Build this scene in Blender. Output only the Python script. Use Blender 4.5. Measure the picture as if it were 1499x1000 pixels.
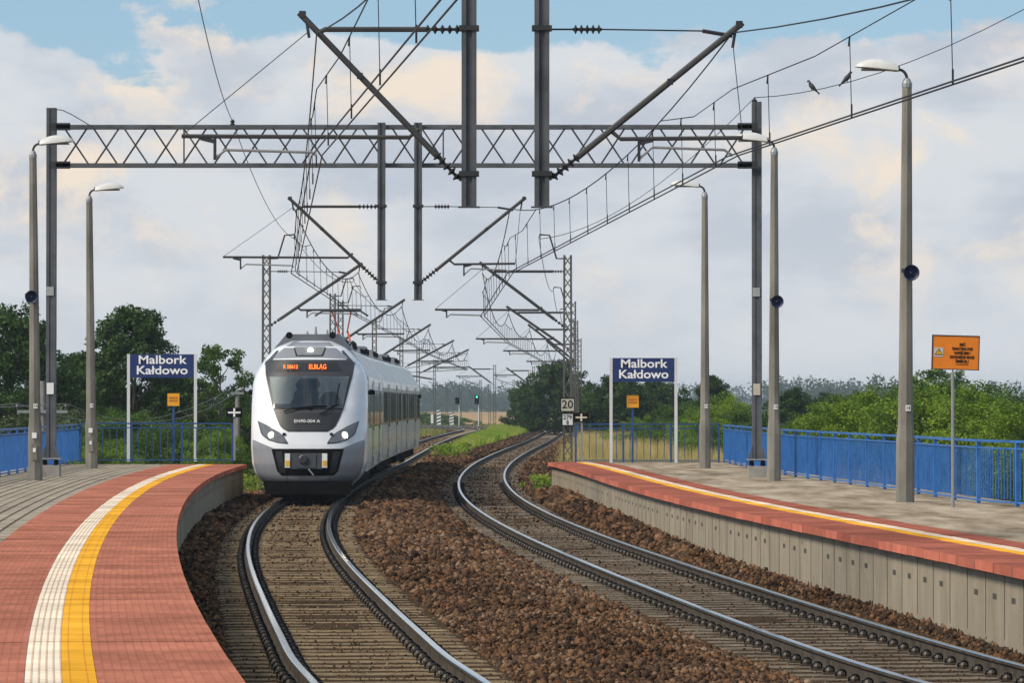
import bpy, math, random
import numpy as np
from mathutils import Vector, Matrix
random.seed(7); RNG = np.random.default_rng(7)
for _o in list(bpy.data.objects): bpy.data.objects.remove(_o, do_unlink=True)
SC = bpy.context.scene
COL = SC.collection
R = math.radians
# ------------------------------------------------------------------ camera
FPX, YH, CH = 5750.0, 590.0, 2.45; HAZE = 0.00020            # focal length and horizon in photo pixels, eye height over rail top
PIT = math.atan((YH - 500) / FPX)
cd = bpy.data.cameras.new('camera'); cam = bpy.data.objects.new('camera', cd); COL.objects.link(cam)
cam.location = (0, 0, CH); cam.rotation_euler = (R(90) + PIT, 0, 0)
cd.sensor_width = 36.0; cd.sensor_fit = 'HORIZONTAL'; cd.lens = 36.0 * FPX / 1499.0
cd.clip_start = 0.5; cd.clip_end = 40000
SC.camera = cam
# ------------------------------------------------------------------ sky
SUN_EL, SUN_AZ = R(42), R(238)               # azimuth clockwise from +Y
W = bpy.data.worlds.new('World'); SC.world = W; W.use_nodes = True
nt = W.node_tree; N = nt.nodes; L = nt.links; N.clear()
out = N.new('ShaderNodeOutputWorld'); bg = N.new('ShaderNodeBackground'); bg.inputs[1].default_value = 0.098
sky = N.new('ShaderNodeTexSky'); sky.sky_type = 'NISHITA'; sky.sun_disc = False
sky.sun_elevation = SUN_EL; sky.sun_rotation = SUN_AZ; sky.air_density = 1.0; sky.dust_density = 0.6; sky.ozone_density = 1.5
tc = N.new('ShaderNodeTexCoord')
def wmath(op, a, b=None, c=None, clamp=False):
    n = N.new('ShaderNodeMath'); n.operation = op; n.use_clamp = clamp
    for i, v in enumerate((a, b, c)):
        if v is None: continue
        if isinstance(v, (int, float)): n.inputs[i].default_value = v
        else: L.new(v, n.inputs[i])
    return n.outputs[0]
def wnoise(scale, detail, rough, sx=1, sz=1, dist=0.0, off=(0, 0, 0)):
    mp = N.new('ShaderNodeMapping'); mp.inputs['Scale'].default_value = (sx, sx, sz); mp.inputs['Location'].default_value = off
    L.new(tc.outputs['Generated'], mp.inputs[0])
    n = N.new('ShaderNodeTexNoise'); n.inputs['Scale'].default_value = scale; n.inputs['Detail'].default_value = detail
    n.inputs['Roughness'].default_value = rough; n.inputs['Distortion'].default_value = dist
    L.new(mp.outputs[0], n.inputs['Vector']); return n.outputs[0]
def wmap(v, a, b, c, d, smooth=True):
    n = N.new('ShaderNodeMapRange'); n.interpolation_type = 'SMOOTHSTEP' if smooth else 'LINEAR'
    for i, x in enumerate((a, b, c, d)): n.inputs[1 + i].default_value = x
    L.new(v, n.inputs[0]); return n.outputs[0]
def wmix(f, a, b):
    n = N.new('ShaderNodeMix'); n.data_type = 'RGBA'
    if isinstance(f, (int, float)): n.inputs[0].default_value = f
    else: L.new(f, n.inputs[0])
    for i, v in ((6, a), (7, b)):
        if isinstance(v, tuple): n.inputs[i].default_value = (*v, 1)
        else: L.new(v, n.inputs[i])
    return n.outputs[2]
sep = N.new('ShaderNodeSeparateXYZ'); L.new(tc.outputs['Generated'], sep.inputs[0])
el = sep.outputs[2]
big = wnoise(13.0, 7.0, 0.56, 1.0, 1.9, 0.15, (0.35, 0, 0.12))
mid = wnoise(38.0, 6.0, 0.6, 1.0, 1.6, 0.2, (2.1, 0, 0.4))
fine = wnoise(22.0, 7.0, 0.62, 1.0, 1.7, 0.3, (5.3, 1, 0.7))
shp = wmath('MULTIPLY_ADD', big, 0.68, wmath('MULTIPLY', mid, 0.32))
bias = wmap(el, 0.070, 0.106, 0.22, -0.09)                       # haze below, broken cumulus above
bias = wmath('ADD', bias, wmap(el, 0.11, 0.45, 0.0, 0.13))         # overhead the clouds close up
cov = wmap(wmath('ADD', shp, bias), 0.505, 0.555, 0, 1)
lit = wmap(fine, 0.50, 0.70, 0, 1)
litz = wmath('MULTIPLY', lit, wmap(el, 0.01, 0.05, 0.25, 1.0))
shade = wmap(wnoise(17.0, 5.0, 0.55, 1.0, 2.2, 0.1, (9.1, 2, 3)), 0.4, 0.62, 0, 1)
ccol = wmix(shade, (6.25, 6.55, 6.9), (4.8, 5.25, 5.95))
ccol = wmix(litz, ccol, (8.1, 7.05, 5.95))
hz = wmap(el, -0.01, 0.06, 1, 0)
ccol = wmix(wmath('MULTIPLY', hz, 0.7), ccol, (6.6, 6.85, 7.1))
blue = wmix(0.45, sky.outputs[0], (2.3, 4.5, 6.8))
L.new(wmix(cov, blue, ccol), bg.inputs[0]); L.new(bg.outputs[0], out.inputs[0])
# ------------------------------------------------------------------ sun and exposure
sd = bpy.data.lights.new('sun', 'SUN'); sd.energy = 3.3; sd.angle = R(16); sd.color = (1.0, 0.90, 0.76)
sun = bpy.data.objects.new('sun', sd); COL.objects.link(sun)
sdir = Vector((math.sin(SUN_AZ) * math.cos(SUN_EL), math.cos(SUN_AZ) * math.cos(SUN_EL), math.sin(SUN_EL)))
sun.rotation_euler = sdir.to_track_quat('Z', 'Y').to_euler(); sun.location = (-20, -20, 60)
SC.view_settings.view_transform = 'Standard'; SC.view_settings.look = 'None'; SC.view_settings.gamma = 1
SC.view_settings.use_curve_mapping = False; SC.view_settings.exposure = 0.2
SC.render.engine = 'CYCLES'; SC.render.resolution_x = 1024; SC.render.resolution_y = 684
# ------------------------------------------------------------------ pixel -> place
def ray(px, py):
    u = (px - 749.5) / FPX; v = (500 - py) / FPX
    return u, math.cos(PIT) - v * math.sin(PIT), math.sin(PIT) + v * math.cos(PIT)
def gnd(px, py, z):                          # the point of a level surface at height z
    d = ray(px, py); t = (z - CH) / d[2]; return d[0] * t, d[1] * t
def atD(px, py, D):                          # a point at a known distance
    d = ray(px, py); t = D / d[1]; return d[0] * t, CH + d[2] * t
# ------------------------------------------------------------------ materials
MATS = {}
def mat(name, col, rough=0.7, metal=0.0, var=0.12, scale=6.0, bump=0.0, bscale=60.0, col2=None, emit=0.0, spec=0.5, stretch=(1, 1, 1), detail=4.0, coat=0.0, objvar=0.0):
    if name in MATS: return MATS[name]
    m = bpy.data.materials.new(name); m.use_nodes = True; t = m.node_tree; n = t.nodes; l = t.links
    b = n['Principled BSDF']; b.inputs['Roughness'].default_value = rough; b.inputs['Metallic'].default_value = metal
    b.inputs['Specular IOR Level'].default_value = spec; b.inputs['Coat Weight'].default_value = coat
    g = n.new('ShaderNodeNewGeometry'); mp = n.new('ShaderNodeMapping'); mp.inputs['Scale'].default_value = stretch
    l.new(g.outputs['Position'], mp.inputs[0])
    nz = n.new('ShaderNodeTexNoise'); nz.inputs['Scale'].default_value = scale; nz.inputs['Detail'].default_value = detail; nz.inputs['Roughness'].default_value = 0.62
    l.new(mp.outputs[0], nz.inputs['Vector'])
    a = tuple(max(0, c * (1 - var)) for c in col); c2 = col2 if col2 else tuple(min(1, c * (1 + var)) for c in col)
    mr = n.new('ShaderNodeMapRange'); mr.inputs[1].default_value = 0.3; mr.inputs[2].default_value = 0.7; l.new(nz.outputs[0], mr.inputs[0])
    mx = n.new('ShaderNodeMix'); mx.data_type = 'RGBA'; l.new(mr.outputs[0], mx.inputs[0])
    mx.inputs[6].default_value = (*a, 1); mx.inputs[7].default_value = (*c2, 1); res = mx.outputs[2]
    if objvar:
        oi = n.new('ShaderNodeObjectInfo'); r2 = n.new('ShaderNodeMapRange'); r2.inputs[3].default_value = 1 - objvar; r2.inputs[4].default_value = 1 + objvar
        l.new(oi.outputs['Random'], r2.inputs[0]); hs = n.new('ShaderNodeHueSaturation'); l.new(r2.outputs[0], hs.inputs['Value']); l.new(res, hs.inputs['Color']); res = hs.outputs[0]
    l.new(res, b.inputs['Base Color'])
    if emit:
        b.inputs['Emission Color'].default_value = (*col, 1); b.inputs['Emission Strength'].default_value = emit
    if bump:
        nb = n.new('ShaderNodeTexNoise'); nb.inputs['Scale'].default_value = bscale; nb.inputs['Detail'].default_value = 3; l.new(g.outputs['Position'], nb.inputs['Vector'])
        bp = n.new('ShaderNodeBump'); bp.inputs['Strength'].default_value = bump; bp.inputs['Distance'].default_value = 0.02
        l.new(nb.outputs[0], bp.inputs['Height']); l.new(bp.outputs[0], b.inputs['Normal'])
    MATS[name] = m; return m
def attr_ramp_mat(name, attr, cols, rough=0.9, pos_scale=0.0, col_far=None, trans=0.0, spec=0.3, noise_scale=0.0):
    """colour picked by a value stored on each piece of the mesh"""
    m = bpy.data.materials.new(name); m.use_nodes = True; t = m.node_tree; n = t.nodes; l = t.links
    b = n['Principled BSDF']; b.inputs['Roughness'].default_value = rough; b.inputs['Specular IOR Level'].default_value = spec
    at = n.new('ShaderNodeAttribute'); at.attribute_name = attr
    rp = n.new('ShaderNodeValToRGB'); e = rp.color_ramp.elements
    while len(e) < len(cols): e.new(0.5)
    for i, c in enumerate(cols): e[i].position = i / (len(cols) - 1); e[i].color = (*c, 1)
    l.new(at.outputs['Fac'], rp.inputs[0]); res = rp.outputs[0]
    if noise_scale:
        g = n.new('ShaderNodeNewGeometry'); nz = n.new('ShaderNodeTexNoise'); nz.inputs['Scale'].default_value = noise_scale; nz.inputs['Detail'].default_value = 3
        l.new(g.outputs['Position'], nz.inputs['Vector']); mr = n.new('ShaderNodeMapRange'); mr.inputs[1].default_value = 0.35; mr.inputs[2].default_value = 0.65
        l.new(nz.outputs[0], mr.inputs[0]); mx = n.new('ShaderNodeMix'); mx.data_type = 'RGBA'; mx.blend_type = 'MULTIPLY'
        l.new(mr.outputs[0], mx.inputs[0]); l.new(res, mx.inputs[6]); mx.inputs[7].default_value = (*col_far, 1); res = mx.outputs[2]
    l.new(res, b.inputs['Base Color'])
    if trans:
        tb = n.new('ShaderNodeBsdfTranslucent'); l.new(res, tb.inputs[0]); ms = n.new('ShaderNodeMixShader'); ms.inputs[0].default_value = trans
        l.new(b.outputs[0], ms.inputs[1]); l.new(tb.outputs[0], ms.inputs[2]); l.new(ms.outputs[0], n['Material Output'].inputs[0])
    MATS[name] = m; return m
# ------------------------------------------------------------------ mesh building
class MB:
    def __init__(s): s.v = []; s.f = []; s.m = []
    def add(s, vs, fs, mi=0):
        o = len(s.v); s.v += [tuple(p) for p in vs]
        for f in fs: s.f.append(tuple(i + o for i in f)); s.m.append(mi)
        return s
    def hexa(s, p, mi=0):                    # 4 bottom then 4 top, same winding
        return s.add(p, [(3, 2, 1, 0), (4, 5, 6, 7), (0, 1, 5, 4), (1, 2, 6, 5), (2, 3, 7, 6), (3, 0, 4, 7)], mi)
    def box(s, c, d, rz=0.0, mi=0, top=1.0):
        x, y, z = c; a, b, h = d[0] / 2, d[1] / 2, d[2] / 2; cs, sn = math.cos(rz), math.sin(rz); p = []
        for zz, k in ((-h, 1.0), (h, top)):
            for (u, w) in ((-a, -b), (a, -b), (a, b), (-a, b)): p.append((x + (u * cs - w * sn) * k, y + (u * sn + w * cs) * k, z + zz))
        return s.hexa(p, mi)
    def bar(s, p, q, w, h, mi=0, up=(0, 0, 1)):
        p = Vector(p); q = Vector(q); d = (q - p).normalized(); u = Vector(up)
        if abs(d.dot(u)) > 0.98: u = Vector((0, 1, 0))
        a = d.cross(u).normalized() * (w / 2); b = a.cross(d).normalized() * (h / 2)
        return s.hexa([p - a - b, p + a - b, p + a + b, p - a + b, q - a - b, q + a - b, q + a + b, q - a + b], mi)
    def tube(s, pts, r, n=8, mi=0, caps=True):
        pts = [Vector(p) for p in pts]; k = len(pts); rr = r if isinstance(r, (list, tuple)) else [r] * k
        o = len(s.v); ref = Vector((0.13, 0.31, 0.94)).normalized()
        for i, p in enumerate(pts):
            t = (pts[min(i + 1, k - 1)] - pts[max(i - 1, 0)]).normalized()
            rf = ref if abs(t.dot(ref)) < 0.95 else Vector((1, 0, 0))
            a = t.cross(rf).normalized(); b = t.cross(a).normalized()
            for j in range(n):
                an = 2 * math.pi * j / n; q = p + (a * math.cos(an) + b * math.sin(an)) * rr[i]; s.v.append(tuple(q))
        for i in range(k - 1):
            for j in range(n):
                s.f.append((o + i * n + j, o + i * n + (j + 1) % n, o + (i + 1) * n + (j + 1) % n, o + (i + 1) * n + j)); s.m.append(mi)
        if caps:
            s.f.append(tuple(o + j for j in reversed(range(n)))); s.m.append(mi)
            s.f.append(tuple(o + (k - 1) * n + j for j in range(n))); s.m.append(mi)
        return s
    def lathe(s, prof, c=(0, 0, 0), n=12, mi=0, axis=None):
        M_ = axis if axis is not None else Matrix.Identity(3); o = len(s.v); c = Vector(c)
        for (r, z) in prof:
            for j in range(n):
                an = 2 * math.pi * j / n; s.v.append(tuple(c + M_ @ Vector((r * math.cos(an), r * math.sin(an), z))))
        k = len(prof)
        for i in range(k - 1):
            for j in range(n):
                s.f.append((o + i * n + j, o + i * n + (j + 1) % n, o + (i + 1) * n + (j + 1) % n, o + (i + 1) * n + j)); s.m.append(mi)
        s.f.append(tuple(o + j for j in reversed(range(n)))); s.m.append(mi)
        s.f.append(tuple(o + (k - 1) * n + j for j in range(n))); s.m.append(mi)
        return s
    def grid(s, rows, mi=0, flip=False):
        o = len(s.v); w = len(rows[0])
        for r_ in rows: s.v += [tuple(p) for p in r_]
        for i in range(len(rows) - 1):
            for j in range(w - 1):
                q = (o + i * w + j, o + i * w + j + 1, o + (i + 1) * w + j + 1, o + (i + 1) * w + j)
                s.f.append(q[::-1] if flip else q); s.m.append(mi)
        return s
    def mesh(s, name, mats, smooth=False):
        me = bpy.data.meshes.new(name); me.from_pydata(s.v, [], s.f)
        for m_ in (mats if isinstance(mats, (list, tuple)) else [mats]): me.materials.append(m_)
        if any(s.m): me.polygons.foreach_set('material_index', s.m)
        if smooth: me.polygons.foreach_set('use_smooth', [True] * len(me.polygons))
        me.update(); return me
    def build(s, name, mats, parent=None, smooth=False, **kw):
        return link(name, s.mesh(name, mats, smooth), parent, **kw)
def link(name, me, parent=None, loc=None, rz=0.0, kind=None, label=None):
    o = bpy.data.objects.new(name, me); COL.objects.link(o)
    if parent is not None: o.parent = parent
    if loc is not None: o.location = loc
    if rz: o.rotation_euler = (0, 0, rz)
    if kind: o['kind'] = kind
    if label: o['label'] = label
    return o
def tag(o, label=None, cat=None, group=None, kind=None):
    for k, v in (('label', label), ('category', cat), ('group', group), ('kind', kind)):
        if v: o[k] = v
    return o
def thing(name, label, cat, loc=(0, 0, 0), rz=0.0, group=None):
    o = bpy.data.objects.new(name, None); COL.objects.link(o); o.location = loc; o.rotation_euler = (0, 0, rz); o.empty_display_size = 0.2
    return tag(o, label, cat, group)
def copy_tree(o, parent=None):
    c = o.copy(); COL.objects.link(c); c.parent = parent
    for ch in o.children: copy_tree(ch, c)
    return c
def np_mesh(name, verts, faces, k, mats, attr=None, smooth=False):
    """verts (n,3), faces (m,k) as arrays"""
    me = bpy.data.meshes.new(name); nv = len(verts); nf = len(faces)
    me.vertices.add(nv); me.vertices.foreach_set('co', np.ascontiguousarray(verts, dtype=np.float32).ravel())
    me.loops.add(nf * k); me.loops.foreach_set('vertex_index', np.ascontiguousarray(faces, dtype=np.int32).ravel())
    me.polygons.add(nf); me.polygons.foreach_set('loop_start', np.arange(nf, dtype=np.int32) * k)
    if attr is not None:
        a = me.attributes.new(attr[0], 'FLOAT', 'POINT'); a.data.foreach_set('value', np.ascontiguousarray(attr[1], dtype=np.float32))
    for m_ in mats: me.materials.append(m_)
    if smooth: me.polygons.foreach_set('use_smooth', np.ones(nf, dtype=bool))
    me.update(calc_edges=True); return me
def text(body, size, mt, parent, loc, width=None, bold=0.0, align='CENTER', name='lettering', rz=0.0, thick=0.0015, kx=1.0):
    cu = bpy.data.curves.new('txt', 'FONT'); cu.body = body; cu.size = size; cu.align_x = align; cu.align_y = 'CENTER'
    cu.offset = bold; cu.extrude = thick; cu.resolution_u = 3; cu.space_line = 0.95
    ob = bpy.data.objects.new('txt', cu); COL.objects.link(ob)
    me = bpy.data.meshes.new_from_object(ob.evaluated_get(bpy.context.evaluated_depsgraph_get()))
    bpy.data.objects.remove(ob, do_unlink=True); bpy.data.curves.remove(cu)
    co = np.zeros(len(me.vertices) * 3, dtype=np.float32); me.vertices.foreach_get('co', co); co = co.reshape(-1, 3)
    if width and len(co):
        kx = width / (co[:, 0].max() - co[:, 0].min())
    co[:, 0] *= kx; yy = co[:, 1].copy(); zz = co[:, 2].copy(); co[:, 1] = -zz; co[:, 2] = yy
    me.vertices.foreach_set('co', co.ravel()); me.name = name; me.materials.clear(); me.materials.append(mt); me.update()
    return link(name, me, parent, loc=loc, rz=rz)
# ------------------------------------------------------------------ plan curves
class Curve:
    def __init__(s, pts, step=0.25):
        P = np.array(pts, float); d = np.r_[0, np.cumsum(np.hypot(*np.diff(P, axis=0).T))]
        t = np.zeros_like(P)
        t[1:-1] = ((P[2:] - P[:-2]).T / (d[2:] - d[:-2])).T; t[0] = (P[1] - P[0]) / (d[1] - d[0]); t[-1] = (P[-1] - P[-2]) / (d[-1] - d[-2])
        q = np.arange(0, d[-1], step); i = np.clip(np.searchsorted(d, q, 'right') - 1, 0, len(P) - 2); h = d[i + 1] - d[i]; u = (q - d[i]) / h
        h00 = 2 * u**3 - 3 * u**2 + 1; h10 = u**3 - 2 * u**2 + u; h01 = -2 * u**3 + 3 * u**2; h11 = u**3 - u**2
        Q = (h00[:, None] * P[i] + (h10 * h)[:, None] * t[i] + h01[:, None] * P[i + 1] + (h11 * h)[:, None] * t[i + 1])
        s.P = Q; s.S = np.r_[0, np.cumsum(np.hypot(*np.diff(Q, axis=0).T))]; s.len = s.S[-1]
        T = np.gradient(Q, axis=0); s.T = T / np.hypot(T[:, 0], T[:, 1])[:, None]
    def at(s, a):
        x = np.interp(a, s.S, s.P[:, 0]); y = np.interp(a, s.S, s.P[:, 1]); tx = np.interp(a, s.S, s.T[:, 0]); ty = np.interp(a, s.S, s.T[:, 1])
        return x, y, tx, ty
    def off(s, a, o):                        # o metres to the right of the travel direction
        x, y, tx, ty = s.at(a); return x + ty * o, y - tx * o
    def sD(s, D): return float(np.interp(D, s.P[:, 1], s.S))
    def X(s, D): return np.interp(D, s.P[:, 1], s.P[:, 0])
TL = Curve([(2.5, 0), (1.5, 10), (0.5, 20), (-.42, 29), (-.92, 34), (-1.37, 38), (-1.73, 42), (-2.08, 46), (-2.42, 50), (-2.84, 55), (-3.24, 60), (-3.61, 65), (-3.94, 70), (-4.29, 76), (-4.58, 82), (-4.81, 88), (-5.02, 95), (-5.18, 102), (-5.30, 110), (-5.38, 120), (-5.41, 130), (-5.38, 140), (-5.30, 150), (-5.23, 165), (-5.24, 180), (-5.25, 200), (-5.28, 220), (-5.22, 240), (-5.12, 260), (-4.95, 280), (-4.7, 300), (-4.4, 320), (-4.05, 340), (-3.75, 358), (-4.0, 376), (-5.6, 394), (-9.5, 412), (-16, 432), (-26, 455), (-45, 490), (-75, 540)])
TR = Curve([(9.2, 0), (7.9, 10), (6.55, 20), (5.38, 29), (4.75, 34), (4.17, 38), (3.72, 42), (3.33, 46), (2.97, 50), (2.54, 55), (2.12, 60), (1.73, 65), (1.35, 70), (.93, 76), (.55, 82), (.21, 88), (-.13, 95), (-.41, 102), (-.66, 110), (-.87, 120), (-.99, 130), (-1.02, 140), (-.98, 150), (-.81, 165), (-.53, 180), (-.05, 200), (.5, 220), (1.08, 240), (1.65, 260), (2.19, 280), (2.69, 300), (3.12, 320), (3.6, 340), (4.1, 358), (4.3, 376), (3.2, 394), (-.5, 412), (-7, 432), (-17, 455), (-36, 490), (-66, 540)])
ZL, ZR = 0.0, -0.08                           # rail tops
PZL, PZR = 0.76, 0.74                         # platform tops
def edge_curve(px, z, near, deg=4, Dend=112.0, slx=0.0):
    q = np.array([gnd(x, y, z) for x, y in px]); p = np.polynomial.Polynomial.fit(q[:, 1], q[:, 0], deg); lo, hi = q[:, 1].min(), q[:, 1].max()
    D = np.linspace(lo, min(hi, Dend), 40); pts = [(p(d), d) for d in D]; sl = p.deriv()(lo) - slx
    return Curve([(p(lo) + sl * (d - lo), d) for d in np.linspace(near, lo - 1.5, 6)] + pts)
EL = edge_curve([(363, 680), (340, 685.5), (313, 697.4), (289, 714), (272, 733), (260, 758.6), (257.5, 779), (260, 809.6), (272, 850), (296, 894.7), (326.5, 949), (355, 999.5)], PZL, -3.0)
ER = edge_curve([(800, 676.5), (853, 690.7), (907, 706.7), (960, 722.7), (1003, 732.6), (1051, 744), (1093.5, 752), (1164, 766), (1228, 779), (1292, 792.6), (1356, 809), (1436, 819), (1499, 833.6)], PZR, 0.0, Dend=113.5, slx=0.055)
# ================================================================== ground, field, ballast
def sstep(a, b, x):
    t = np.clip((x - a) / (b - a), 0, 1); return t * t * (3 - 2 * t)
def corridor(D):
    lo = np.where(D < 118, np.interp(D, [0, 60, 112], [-11.5, -12.0, -12.6]), TL.X(D) - 3.6)
    hi = np.where(D < 118, np.interp(D, [0, 67, 117], [11.2, 9.2, 6.9]), TR.X(D) + 3.6)
    f = sstep(108, 150, D)
    lo = (1 - f) * np.minimum(lo, -11.5) + f * (TL.X(D) - 3.8); hi = (1 - f) * np.maximum(hi, 7.0) + f * (TR.X(D) + 3.8)
    return lo, hi
def ground_z(X, D):
    lo, hi = corridor(np.clip(D, 0, 520)); d = np.maximum(np.maximum(lo - X, X - hi), 0)
    d = d + np.maximum(-D - 5, 0) + np.maximum(D - 520, 0) * 0.02
    shelf = np.where(X > 0, 6.0, 1.0)                      # a flat strip of rough grass beyond the second track
    z = -0.42 - 1.0 * sstep(shelf, shelf + 14, d) - 1.6 * sstep(20, 420, d)
    return z + 0.08 * np.sin(X * .31 + D * .17) * np.clip(d, 0, 1)
xs = np.concatenate([-np.geomspace(16000, 42, 26), np.linspace(-40, 40, 81), np.geomspace(42, 16000, 26)])
ys = np.concatenate([-np.geomspace(3000, 22, 10), np.linspace(-20, 300, 81), np.linspace(308, 560, 32), np.geomspace(580, 30000, 34)])
GX, GY = np.meshgrid(xs, ys); GZ = ground_z(GX, GY)
vv = np.stack([GX, GY, GZ], -1).reshape(-1, 3); w_ = len(xs); ii = (np.arange(len(ys) - 1)[:, None] * w_ + np.arange(w_ - 1)[None]).ravel()
M_GROUND = mat('meadow', (.075, .095, .028), .95, var=.35, scale=.35, col2=(.19, .16, .062), bump=.5, bscale=9, spec=0)
g_ = link('ground', np_mesh('ground', vv, np.stack([ii, ii + 1, ii + w_ + 1, ii + w_], 1), 4, [M_GROUND], smooth=True), kind='structure')
# ripe corn field far beyond the tracks
M_WHEAT = mat('ripe_corn', (.36, .22, .09), .95, var=.12, scale=.02, col2=(.44, .30, .14), bump=.4, bscale=.8, spec=.1, stretch=(1, 0.12, 1))
def sheet(name, x0, x1, y0, y1, dz, m_, nx=24, ny=24, **kw):
    rows = []
    for y in np.linspace(y0, y1, ny): rows.append([(x, y, float(ground_z(np.array(x), np.array(y))) + dz) for x in np.linspace(x0, x1, nx)])
    return MB().grid(rows).build(name, m_, smooth=True, **kw)
sheet('corn_field', -190, 260, 640, 1500, .35, M_WHEAT, 30, 30, kind='structure')
sheet('stubble_field', 45, 420, 560, 1380, .75, mat('stubble', (.40, .30, .17), .95, var=.12, scale=.03, spec=.1), kind='structure')
# ---- ballast
def side_bounds(D):
    f = sstep(110, 118, D)
    lo = (1 - f) * (EL.X(np.clip(D, 0, 111.5)) - .25) + f * (TL.X(D) - 3.0)
    hi = (1 - f) * (ER.X(np.clip(D, 0, 113)) + .25) + f * (TR.X(D) + 3.1); return lo, hi
def ballast_z(X, D):
    cl = TL.X(D); cr = TR.X(D); dl = X - cl; dr = X - cr
    gap = np.maximum(cr - cl - 2.7, .3); t = np.clip((dl - 1.35) / gap, 0, 1)
    z = (ZL - .184) * (1 - t) + (ZR - .184) * t + .11 * np.sin(np.pi * t) ** .7 * (D < 400)
    f = 1 - sstep(109, 119, D)
    z = np.where(dr > 1.32, ZR - .190 + f * .28 * np.clip((dr - 1.32) / .55, 0, 1) - (1 - f) * .5 * np.clip((dr - 1.9) / 1.2, 0, 1), z)
    z = np.where(dl < -1.32, ZL - .190 + f * .03 * np.clip((-dl - 1.32) / .4, 0, 1) - (1 - f) * .5 * np.clip((-dl - 1.9) / 1.2, 0, 1), z)
    return z
Ds = np.concatenate([np.arange(-3, 120, .8), np.arange(120, 300, 2.5), np.arange(300, 520, 4.0)])
lo, hi = side_bounds(Ds); U = np.linspace(0, 1, 61)
BX = lo[:, None] + (hi - lo)[:, None] * U[None]; BY = np.repeat(Ds[:, None], 61, 1); BZ = ballast_z(BX, BY)
ii = (np.arange(len(Ds) - 1)[:, None] * 61 + np.arange(60)[None]).ravel()
M_BED = mat('ballast_fines', (.038, .028, .020), .95, var=.4, scale=14, col2=(.095, .068, .045), bump=.9, bscale=26, spec=0, detail=8)
link('ballast_bed', np_mesh('ballast_bed', np.stack([BX, BY, BZ], -1).reshape(-1, 3), np.stack([ii, ii + 1, ii + 62, ii + 61], 1), 4, [M_BED], smooth=True), kind='structure')
def rand_rot(n):
    q = RNG.normal(size=(n, 4)); q /= np.linalg.norm(q, axis=1)[:, None]; w, x, y, z = q.T
    return np.stack([np.stack([1 - 2 * (y*y + z*z), 2 * (x*y - z*w), 2 * (x*z + y*w)], 1), np.stack([2 * (x*y + z*w), 1 - 2 * (x*x + z*z), 2 * (y*z - x*w)], 1), np.stack([2 * (x*z - y*w), 2 * (y*z + x*w), 1 - 2 * (x*x + y*y)], 1)], 1)
CUBE_V = np.array([(-1, -1, -1), (1, -1, -1), (1, 1, -1), (-1, 1, -1), (-1, -1, 1), (1, -1, 1), (1, 1, 1), (-1, 1, 1)], float)
CUBE_F = np.array([(3, 2, 1, 0), (4, 5, 6, 7), (0, 1, 5, 4), (1, 2, 6, 5), (2, 3, 7, 6), (3, 0, 4, 7)])
def stones():
    n = 258000
    D = 24 + (300 - 24) * RNG.random(n) ** 2.9
    lo, hi = side_bounds(D); X = lo + (hi - lo) * RNG.random(n); cl = TL.X(D); cr = TR.X(D)
    inl = np.abs(X - cl) < 1.33; inr = np.abs(X - cr) < 1.33; e = RNG.random(n)
    keep = np.where(inl | inr, e < np.where(inl, .30, .22), e < .95)
    med = (D > 176) & (X > cl + 2.3) & (X < cr - 2.5); keep &= ~med
    for c in (cl, cr): keep &= (np.abs(np.abs(X - c) - .7535) > .17)
    X, D, inn = X[keep], D[keep], (inl | inr)[keep]; n = len(X)
    sz = (.0185 + .017 * RNG.random(n)) * np.clip(D / 50, .9, 2.4); sz = sz * (.72 + .55 * RNG.random(n) ** 3); sz = np.where(inn, sz * .40, sz)
    v = CUBE_V[None] * (.62 + .55 * RNG.random((n, 8, 1))) * (sz[:, None] * (.65 + .5 * RNG.random((n, 3))))[:, None, :]
    v = np.einsum('nij,nkj->nki', rand_rot(n), v)
    ce = np.stack([X, D, ballast_z(X, D) + sz * (RNG.random(n) * 1.0 - .15)], 1)
    v = (v + ce[:, None]).reshape(-1, 3); f = (np.arange(n)[:, None, None] * 8 + CUBE_F[None]).reshape(-1, 4)
    mid = np.clip((X - TL.X(D)) / (TR.X(D) - TL.X(D)), 0, 1)
    rust = np.where((mid > .2) & (mid < .8), 1, .35) * sstep(150, 40, D)
    tone = np.clip(RNG.random(n) ** 1.2 * .85 + .22 * rust * (.6 + .4 * np.sin(X * 1.7 + D * .23)), 0, 1)
    return np_mesh('ballast_stones', v, f, 4, [M_STONE], ('tone', np.repeat(tone, 8)))
M_STONE = attr_ramp_mat('granite_ballast', 'tone', [(.020, .015, .0125), (.072, .049, .035), (.135, .086, .056), (.205, .108, .055), (.29, .21, .145)], .85, noise_scale=.5, col_far=(.62, .55, .50), spec=0.0)
tag(link('ballast_stones', stones()), 'loose rusty brown track ballast heaped between the rails and platforms', 'ballast', kind='stuff')
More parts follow.
